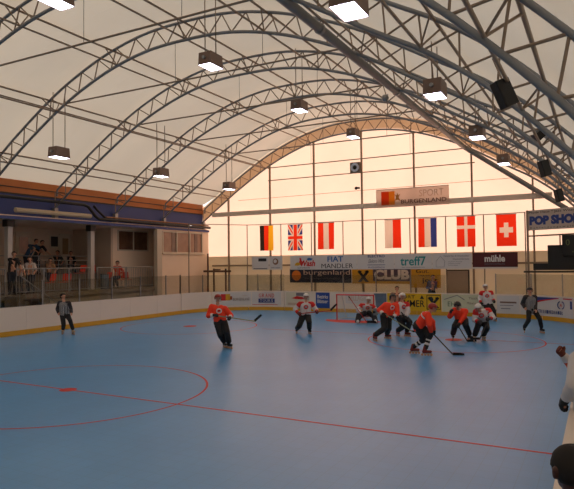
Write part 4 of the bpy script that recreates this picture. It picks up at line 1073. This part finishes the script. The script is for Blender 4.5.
    # ---- head wear
    if helmet:
        dome('helmet', H+uv*.012*s-lf*.004, lf, uv, .118*s, helmet, root, lambda c: c.z > -.045 and not (c.y > .045 and c.z < .035), sc=(.92, 1.08, 1))
        if kit != 'ref':
            cg = MB(); hc = H-uv*.02*s
            for k in range(-2, 3):
                a_ = .30*k; cg.tube([hc+(hr*math.sin(a_)+lf*math.cos(a_))*.128*s*1.0+uv*z_*s for z_ in (.055, 0, -.05, -.085)], .0035, 5)
            for z_ in (.03, -.01, -.05, -.08):
                cg.tube([hc+(hr*math.sin(a_)+lf*math.cos(a_))*.129*s+uv*z_*s for a_ in [-1.0+.25*k for k in range(9)]], .0035, 5)
            cg.build('face_cage', cage, root)
    elif hair:
        dome('hair', H+uv*.02*s-lf*.012, lf, uv, .096*s, hair, root, lambda c: (c.z > .0 or c.y < .0) and c.z > -.07 and not (c.y > .05 and c.z < .05), th=.014 if s < 1.02 else .004, sc=(.97, 1.06, 1.02))
    tag(root, label, 'person', group)
    root['_h'] = 0; del root['_h']
    return root, O, sh, el, hn

def stick(label, p0, p1, blade_dir, shaft=shaftm, blade_len=.30, blade_m=None, blade_h=.075):
    """p0 butt end, p1 heel; blade_dir world direction of the blade"""
    p0 = Vector(p0); p1 = Vector(p1); o = empty('hockey_stick', p1); a = p0-p1
    MB().bar(a*0, a, .024, .034).build('shaft', shaft, o)
    MB().bar(a*.93, a*1.0+a.normalized()*.02, .034, .042).build('grip_tape', tapem, o)
    b = blade_dir.normalized(); upb = (a.normalized()-b*a.normalized().dot(b)).normalized(); sdv = b.cross(upb); mb = MB(); R0 = []; n = 7
    for k in range(n+1):
        t = k/n; c = b*blade_len*t+sdv*.035*t*t; hh_ = blade_h*(1-.25*max(0, t-.7)/.3)
        R0.append([c-sdv*.008-upb*.02, c+sdv*.008-upb*.02, c+sdv*.008+upb*(hh_-.02), c-sdv*.008+upb*(hh_-.02)])
    for r0, r1 in zip(R0, R0[1:]): mb.strip(r0, r1, closed=True, smooth=False)
    mb.add(R0[0], [(0, 1, 2, 3)]); mb.add(R0[-1], [(3, 2, 1, 0)])
    mb.build('blade', blade_m or tapem, o)
    tag(o, label, 'hockey stick', 'hockey sticks'); return o

PL = 'roller hockey players'
# red player skating at the left of midfield
person('hockey player in orange red jersey leaning on one leg alone left of midfield', 19.0, (218.0, 298.2), (217.6, 304.6), (220.6, 321.6), (211.6, 307.2), (225.0, 309.0), (213.6, 315.2, -.25), (230.0, 317.4, -.25), (224.4, 345, .12), (229.0, 346.5, -.1),
       face=(.25, -1), ea=(208.0, 313.5), eb=(229.5, 314.2), ka=(219.8, 334, -.1), kb=(226.4, 333, -.1), kit='red', helmet=helr, group=PL, crest=1, top=(jr, jr, jr, jw), toes=((.5, -1), (.8, -1)))
stick('hockey stick carried level by the orange red player left of midfield', at(214, 315.2, 18.75), at(255, 321.3, 18.7), (RX*.55+UZ*.5), shaft=shaftg)
# white player in front of the goal, left
person('hockey player in white jersey with red shoulders, alone left of the goal', 22.6, (306.1, 296.8), (305.9, 302), (305.2, 315.6), (299.9, 304.1), (312.0, 304.1), (297.9, 312.6, -.15), (317.0, 311.4, -.25), (297.0, 330.8, .2), (309.4, 332.5, -.1),
       face=(.05, -1), ea=(296.6, 309), eb=(315.4, 309), kit='white', helmet=helw, glove=gloved, group=PL, crest=1)
stick('hockey stick held out level by the white player left of the goal', at(299.5, 313.6, 22.4), at(331, 310.6, 22.3), (RX*.75+UZ*.8), shaft=shaftr, blade_len=.33)
# goalkeeper
r, O, sh, el, hn = person('goalkeeper crouching in white and red with dark leg pads in the goal mouth', 26.3, (368.6, 300.0), (367.3, 304.2), (366.6, 313.2, .2), (361.4, 305.4), (373.0, 306.4), (360.8, 312.5, -.3), (375.3, 311.6, -.3), (357.6, 320, -.1), (375.2, 320, -.1),
       face=(.05, -1), ea=(357.6, 309.5), eb=(376.5, 310), ka=(360, 316, -.3), kb=(373, 316, -.3), kit='white', helmet=helw, glove=glovem, group=PL, top=(jw, jred, jw, jw), crest=1)
for px_, sx_ in ((357.6, -1), (375.2, 1)):
    b_ = at(px_, 320, 26.0)-O; b_.z = .02; k_ = at(px_-sx_*1.5, 314.8, 26.05)-O
    fuse('leg_pad', [(b_+UZ*.1-RX*.05, .075, k_-RX*.05, .08, 0), (b_+UZ*.1+RX*.05, .075, k_+RX*.05, .08, 0), (b_+UZ*.12, .07, b_+UZ*.08-FX*.1, .06, 1)], [padm, jw], r, .02, 2)
blk_ = hn[1]-FX*.08; MB().box(-.1, -.03, -.16, .1, .03, .16, Matrix.Translation(blk_) @ Matrix.Rotation(YAW, 4, 'Z')).build('blocker', mat('blocker_grey', (120, 120, 124), .5), r, bevel=.02)
stick('goalkeeper stick slanting from dark butt to the wide blade on the floor', at(348.8, 296.6, 25.8), at(367, 322.6, 25.75), RX*1.0+FX*.05, shaft=shaftr, blade_len=.40, blade_h=.11)
# red defender with his back half turned
person('hockey player in orange red jersey and black helmet, striding wide beside the goal', 20.6, (392.9, 297.4), (391.4, 302.4, .0), (385.9, 316.0), (385.6, 305.0), (396.4, 305.4), (382.6, 313.4, -.2), (393.5, 316.6, -.25), (374.6, 337.5, -.3), (387.0, 335.4, .25),
       face=(.5, -.85), ea=(380.0, 310), eb=(399, 312), ka=(378.6, 327, -.1), kb=(386.5, 327), kit='red', helmet=helb, boots=bootr, group=PL, crest=1, top=(jr, jr, jr, jw))
stick('pale hockey stick held across by the wide striding orange red player', at(383.2, 313.0, 20.3), at(412.6, 331.6, 20.15), RX*.7-FX*.6, shaft=shaftg)
person('hockey player in white jersey pressed behind the wide striding orange red player', 21.5, (402.3, 296.4), (401.9, 301.8), (400.9, 315.4), (396.8, 304.2), (407.0, 304.4), (399.6, 315.6, -.3), (406.0, 316.4, -.3), (397.6, 335.2, .1), (406.8, 334.4, -.1),
       face=(.4, -.9), eb=(409.6, 311), kit='white', helmet=helw, boots=bootr, group=PL, top=(jw, jred, jw, jw), crest=1)
stick('dark hockey stick of the white player behind the wide striding player', at(401.5, 312.5, 21.2), at(419.0, 332.5, 21.0), RX*1.0-FX*.3)
# centre red player bending
person('hockey player in orange red jersey bending forward in profile, stick on the floor', 17.15, (432.6, 307.6, -.1), (428.8, 312.4, -.05), (418.4, 325.6, .1), (426.0, 316.2, .22), (428.2, 315.4, -.2), (433.8, 329.5, .1), (431.2, 331.5, -.2), (413.2, 347.4, .25), (425.4, 350.6, -.15),
       face=(.95, -.35), look=(.8, -.45, -.35), ea=(431.5, 324, .1), eb=(429.4, 324.6, -.3), ka=(419.0, 338, .1), kb=(425.8, 338, -.1), kit='red', helmet=helr, group=PL, stripes=1, socks=1, toes=((1, -.3), (1, -.3)), boots=bootr)
stick('black hockey stick on the floor ahead of the bending player with white banded socks', at(430.6, 331.0, 17.0), at(453.0, 354.6, 17.0), RX*1.0+FX*.02, blade_len=.32)
# red player facing off
person('hockey player in orange red jersey crouching with one glove raised at the face-off', 20.3, (457.6, 305.2, -.2), (458.8, 309.4, -.05), (461.8, 319.6, .15), (454.4, 310.2), (465.6, 311.4), (450.6, 312.3, -.28), (458.2, 326.2, -.35), (452.9, 337.2, .1), (469.8, 339.6, -.1),
       face=(.1, -1), look=(.3, -1, -.4), ea=(450.6, 316), eb=(467.6, 318.5), ka=(452.4, 325, -.3), kb=(465.8, 329, -.2), kit='red', helmet=helb, group=PL, top=(jr, jr, jr, jr))
stick('hockey stick of the crouching orange red player with raised glove', at(457.6, 325.0, 19.95), at(467.4, 341.2, 19.8), RX*1.0+FX*.05)
person('hockey player in white jersey with red shoulders crouched low at the face-off', 20.0, (478.2, 307.4, -.25), (480.4, 311.0, -.1), (482.0, 321.6, .2), (475.8, 311.8, -.1), (488.6, 310.8, -.0), (478.2, 321.5, -.35), (489.8, 318.6, -.35), (474.6, 338.3, -.1), (483.4, 338.4, .1),
       face=(-.2, -1), look=(-.5, -1, -.5), ea=(473.6, 317), eb=(493.2, 314.6), ka=(476.0, 330, -.25), kb=(487.0, 329.5, -.25), kit='white', helmet=helw, group=PL, crest=1, boots=boott)
stick('hockey stick of the crouched white player at the face-off', at(489.6, 318.0, 19.65), at(479.6, 339.0, 19.5), -RX*1.0+FX*.05)
person('hockey player in white jersey with red shoulders standing upright near the end boards', 26.6, (485.2, 286.9), (485.8, 291.0), (487.8, 304.6), (481.4, 292.9), (491.2, 292.7), (480.8, 302.6, -.2), (494.0, 300.6, -.3), (489.0, 319.5, .1), (494.6, 319.5, -.1),
       face=(-.1, -1), kit='white', helmet=helw, group=PL, crest=1)
# referees
person('referee in grey striped shirt and black helmet standing legs apart on the right', 22.1, (529.7, 290.8), (530.0, 295.6), (531.6, 309.4), (525.4, 297.2), (535.0, 297.2), (524.6, 307.6, -.1), (536.0, 309.6, -.25), (524.4, 331.2, .1), (541.6, 331.4, -.1),
       face=(-.1, -1), kit='ref', helmet=helb, glove=None, group='referees')
person('referee in black and white striped shirt standing by the left boards', 23.3, (63.0, 296.3), (63.9, 301.4), (64.9, 314.6), (59.5, 303.3), (69.0, 303.3), (58.3, 312.9, -.1), (71.5, 312.9, -.1), (63.0, 332.6, .1), (73.0, 332.2, -.1),
       face=(.45, -.9), look=(1, -.4), kit='ref', helmet=None, hair=hairk, glove=None, group='referees', boots=boott)
# bench, near right
WN = (jw, jw, jw, jw)
person('hockey player in white jersey at the bench, black glove resting on the boards', 6.25, (597, 334), (594, 348), (590, 412), (578.5, 360.5), (610, 358), (566.2, 398.0, .05), (618, 400, .1), (582, 490, .1), (606, 490, -.1),
       face=(-.55, .85), ea=(571.5, 384), kit='white', top=WN, helmet=helw, group=PL, bottom=mat('dark_red_trousers', (52, 22, 22), .7), glove=glovem)
person('hockey player reaching over the boards with a brown red glove at the right edge', 8.9, (604, 334), (602, 344), (602, 372), (587.5, 354), (612, 352), (563.2, 355.0, -.05), (606, 372, .1), (596, 420, .1), (610, 420, -.1),
       face=(-.8, .4), ea=(576, 362), kit='white', top=(jw, jw, mat('jersey_orange', (226, 84, 30), .7), jw), helmet=helw, group=PL, glove=mat('brown_red_glove', (104, 44, 30), .6, .15, 10))
person('dark cropped haired spectator seen from behind at the bottom right corner', 2.85, (572.0, 470), (577, 508), (582, 610), (541, 528), (616, 526), (545, 640, .2), (618, 640, .2), (566, 720, .05), (596, 720, .0),
       face=(-.25, 1), kit='plain', top=(mat('grey_shirt', (70, 66, 66), .8),)*4, helmet=None, hair=hairk, glove=None, skates=False, scale=1.05, skinm=skin_d, voxel=.011)
# behind the end boards
sh_blue = mat('blue_grey_shirt', (84, 92, 116), .8, .1, 8); sh_brown = mat('brown_shirt', (110, 74, 58), .8, .1, 8); sh_black = mat('black_shirt', (24, 24, 28), .8); sh_white = mat('pale_shirt', (205, 190, 182), .8); sh_tan = mat('tan_shirt', (176, 136, 100), .8); sh_red = mat('orange_shirt', (206, 62, 34), .8, .1, 8); sh_bl = mat('blue_shirt', (46, 76, 104), .8, .1, 8); jeans = mat('dark_jeans', (40, 46, 58), .8, .1, 8)
person('spectator in blue grey shirt standing beyond the end boards by the yellow banner', 30.0, (433.0, 277.2), (432.4, 281.0), (431.6, 291.5), (428.6, 282.4), (436.0, 282.6), (430.0, 288.4, -.2), (436.8, 288.0, -.1), (430.0, 305, .05), (434, 305, 0),
       face=(.2, -1), kit='plain', top=(sh_blue,)*4, helmet=None, glove=None, skates=False, bottom=jeans, z0=.42)
person('brown haired spectator whose head shows over the end boards behind the striding players', 29.0, (397.0, 288.6), (396.8, 292.0), (396.4, 303.5), (391.8, 294.0), (401.6, 294.0), (392.5, 301, -.2), (401, 301, -.2), (394.5, 316, .0), (399, 316, 0),
       face=(.1, -1), kit='plain', top=(sh_brown,)*4, helmet=None, glove=None, skates=False, bottom=jeans)
GP = 'spectators on the gallery'
def gp(label, X_, hx, hy, dx=0, dz=0, shirt=sh_black, face=(.3, -1), lean=0, sit=False, hair=hairk, scale=1.0, arms=None, bend=0):
    q_ = on_x(hx, X_)-CAM; D = q_.dot(fw); gz = gz_at(X_); k = F_PX/D; H_ = (hx, hy)
    nk = (hx-lean*.2*k, hy+.18*k*scale+bend*.0); pv = (hx-lean*.5*k, hy+(.74-bend*.32)*k*scale)
    w = .17*k*scale
    sa_, sb_ = (nk[0]-w, nk[1]+.05*k), (nk[0]+w, nk[1]+.05*k)
    hb_, ha_ = ((hx+.25*k+lean*.3*k, nk[1]+(.42+bend*.1)*k, -.25), (hx-.05*k+lean*.3*k, nk[1]+(.44+bend*.1)*k, -.3))
    if arms: ha_, hb_ = arms
    if sit:
        fa_, fb_ = (pv[0]-.1*k+face[0]*.4*k, pv[1]+.4*k, face[1]*.45), (pv[0]+.1*k+face[0]*.4*k, pv[1]+.4*k, face[1]*.45)
    else: fa_, fb_ = (pv[0]-.1*k, pv[1]+.8*k), (pv[0]+.12*k, pv[1]+.8*k)
    return person(label, D, H_, nk, pv, sa_, sb_, ha_, hb_, fa_, fb_, face=face, kit='plain', top=(shirt,)*4, helmet=None, glove=None, skates=False, bottom=jeans, z0=gz, hair=hair, scale=scale, group=GP, skinm=skin, short=True, name='person')
gp('spectator in black shirt leaning on the gallery railing by the left column', -22.74, 14.2, 254.2, lean=.2, shirt=sh_black, face=(.5, -1))
gp('small child in white held at the gallery railing beside the black shirted spectator', -22.8, 19.6, 262.0, shirt=sh_white, scale=.78, face=(.2, -1))
gp('spectator in white shirt leaning forward at the gallery railing', -22.85, 29.8, 259.3, lean=-.1, shirt=sh_white, face=(.2, -1))
gp('person in blue shirt bending over the table at the back of the gallery', -25.5, 36.5, 241.2, lean=1.0, bend=.9, shirt=sh_bl, face=(.9, -.3))
gp('person in black shirt bending next to the blue shirted one on the gallery', -25.45, 42.5, 242.5, lean=.7, bend=.7, shirt=sh_black, face=(.8, -.4))
gp('seated spectator in tan shirt between the gallery columns', -24.6, 50.3, 260.5, shirt=sh_tan, sit=True, face=(.2, -1))
gp('seated person in dark shirt at the white gallery table, left of two', -26.4, 57.5, 252.6, shirt=sh_black, sit=True, face=(-.3, -1))
gp('seated person in dark shirt at the back of the gallery near the middle column', -26.0, 71.0, 253.2, shirt=sh_black, sit=True, face=(.4, -1))
gp('seated person in orange shirt on the gallery right of the middle column', -23.4, 117.4, 263.0, shirt=sh_red, sit=True, face=(-.2, -1))


# ------------------------------------------------------------------ light
wd = bpy.data.worlds.new('world'); S.world = wd; wd.use_nodes = True; nt = wd.node_tree; bg = nt.nodes['Background']
bg.inputs[0].default_value = (.92, .96, 1.0, 1); bg.inputs[1].default_value = 1.5
sd = bpy.data.lights.new('sun', 'SUN'); so = bpy.data.objects.new('sun', sd); COL.objects.link(so)
sd.energy = 3; sd.color = (1, .93, .82); sd.angle = .03
so.rotation_euler = Vector((.15, -.80, -.55)).to_track_quat('-Z', 'Y').to_euler(); so.location = (0, 40, 30)

vs = S.view_settings; S.display_settings.display_device = 'sRGB'; vs.view_transform = 'Standard'; vs.look = 'None'; vs.gamma = 1; vs.use_curve_mapping = False; vs.exposure = .1
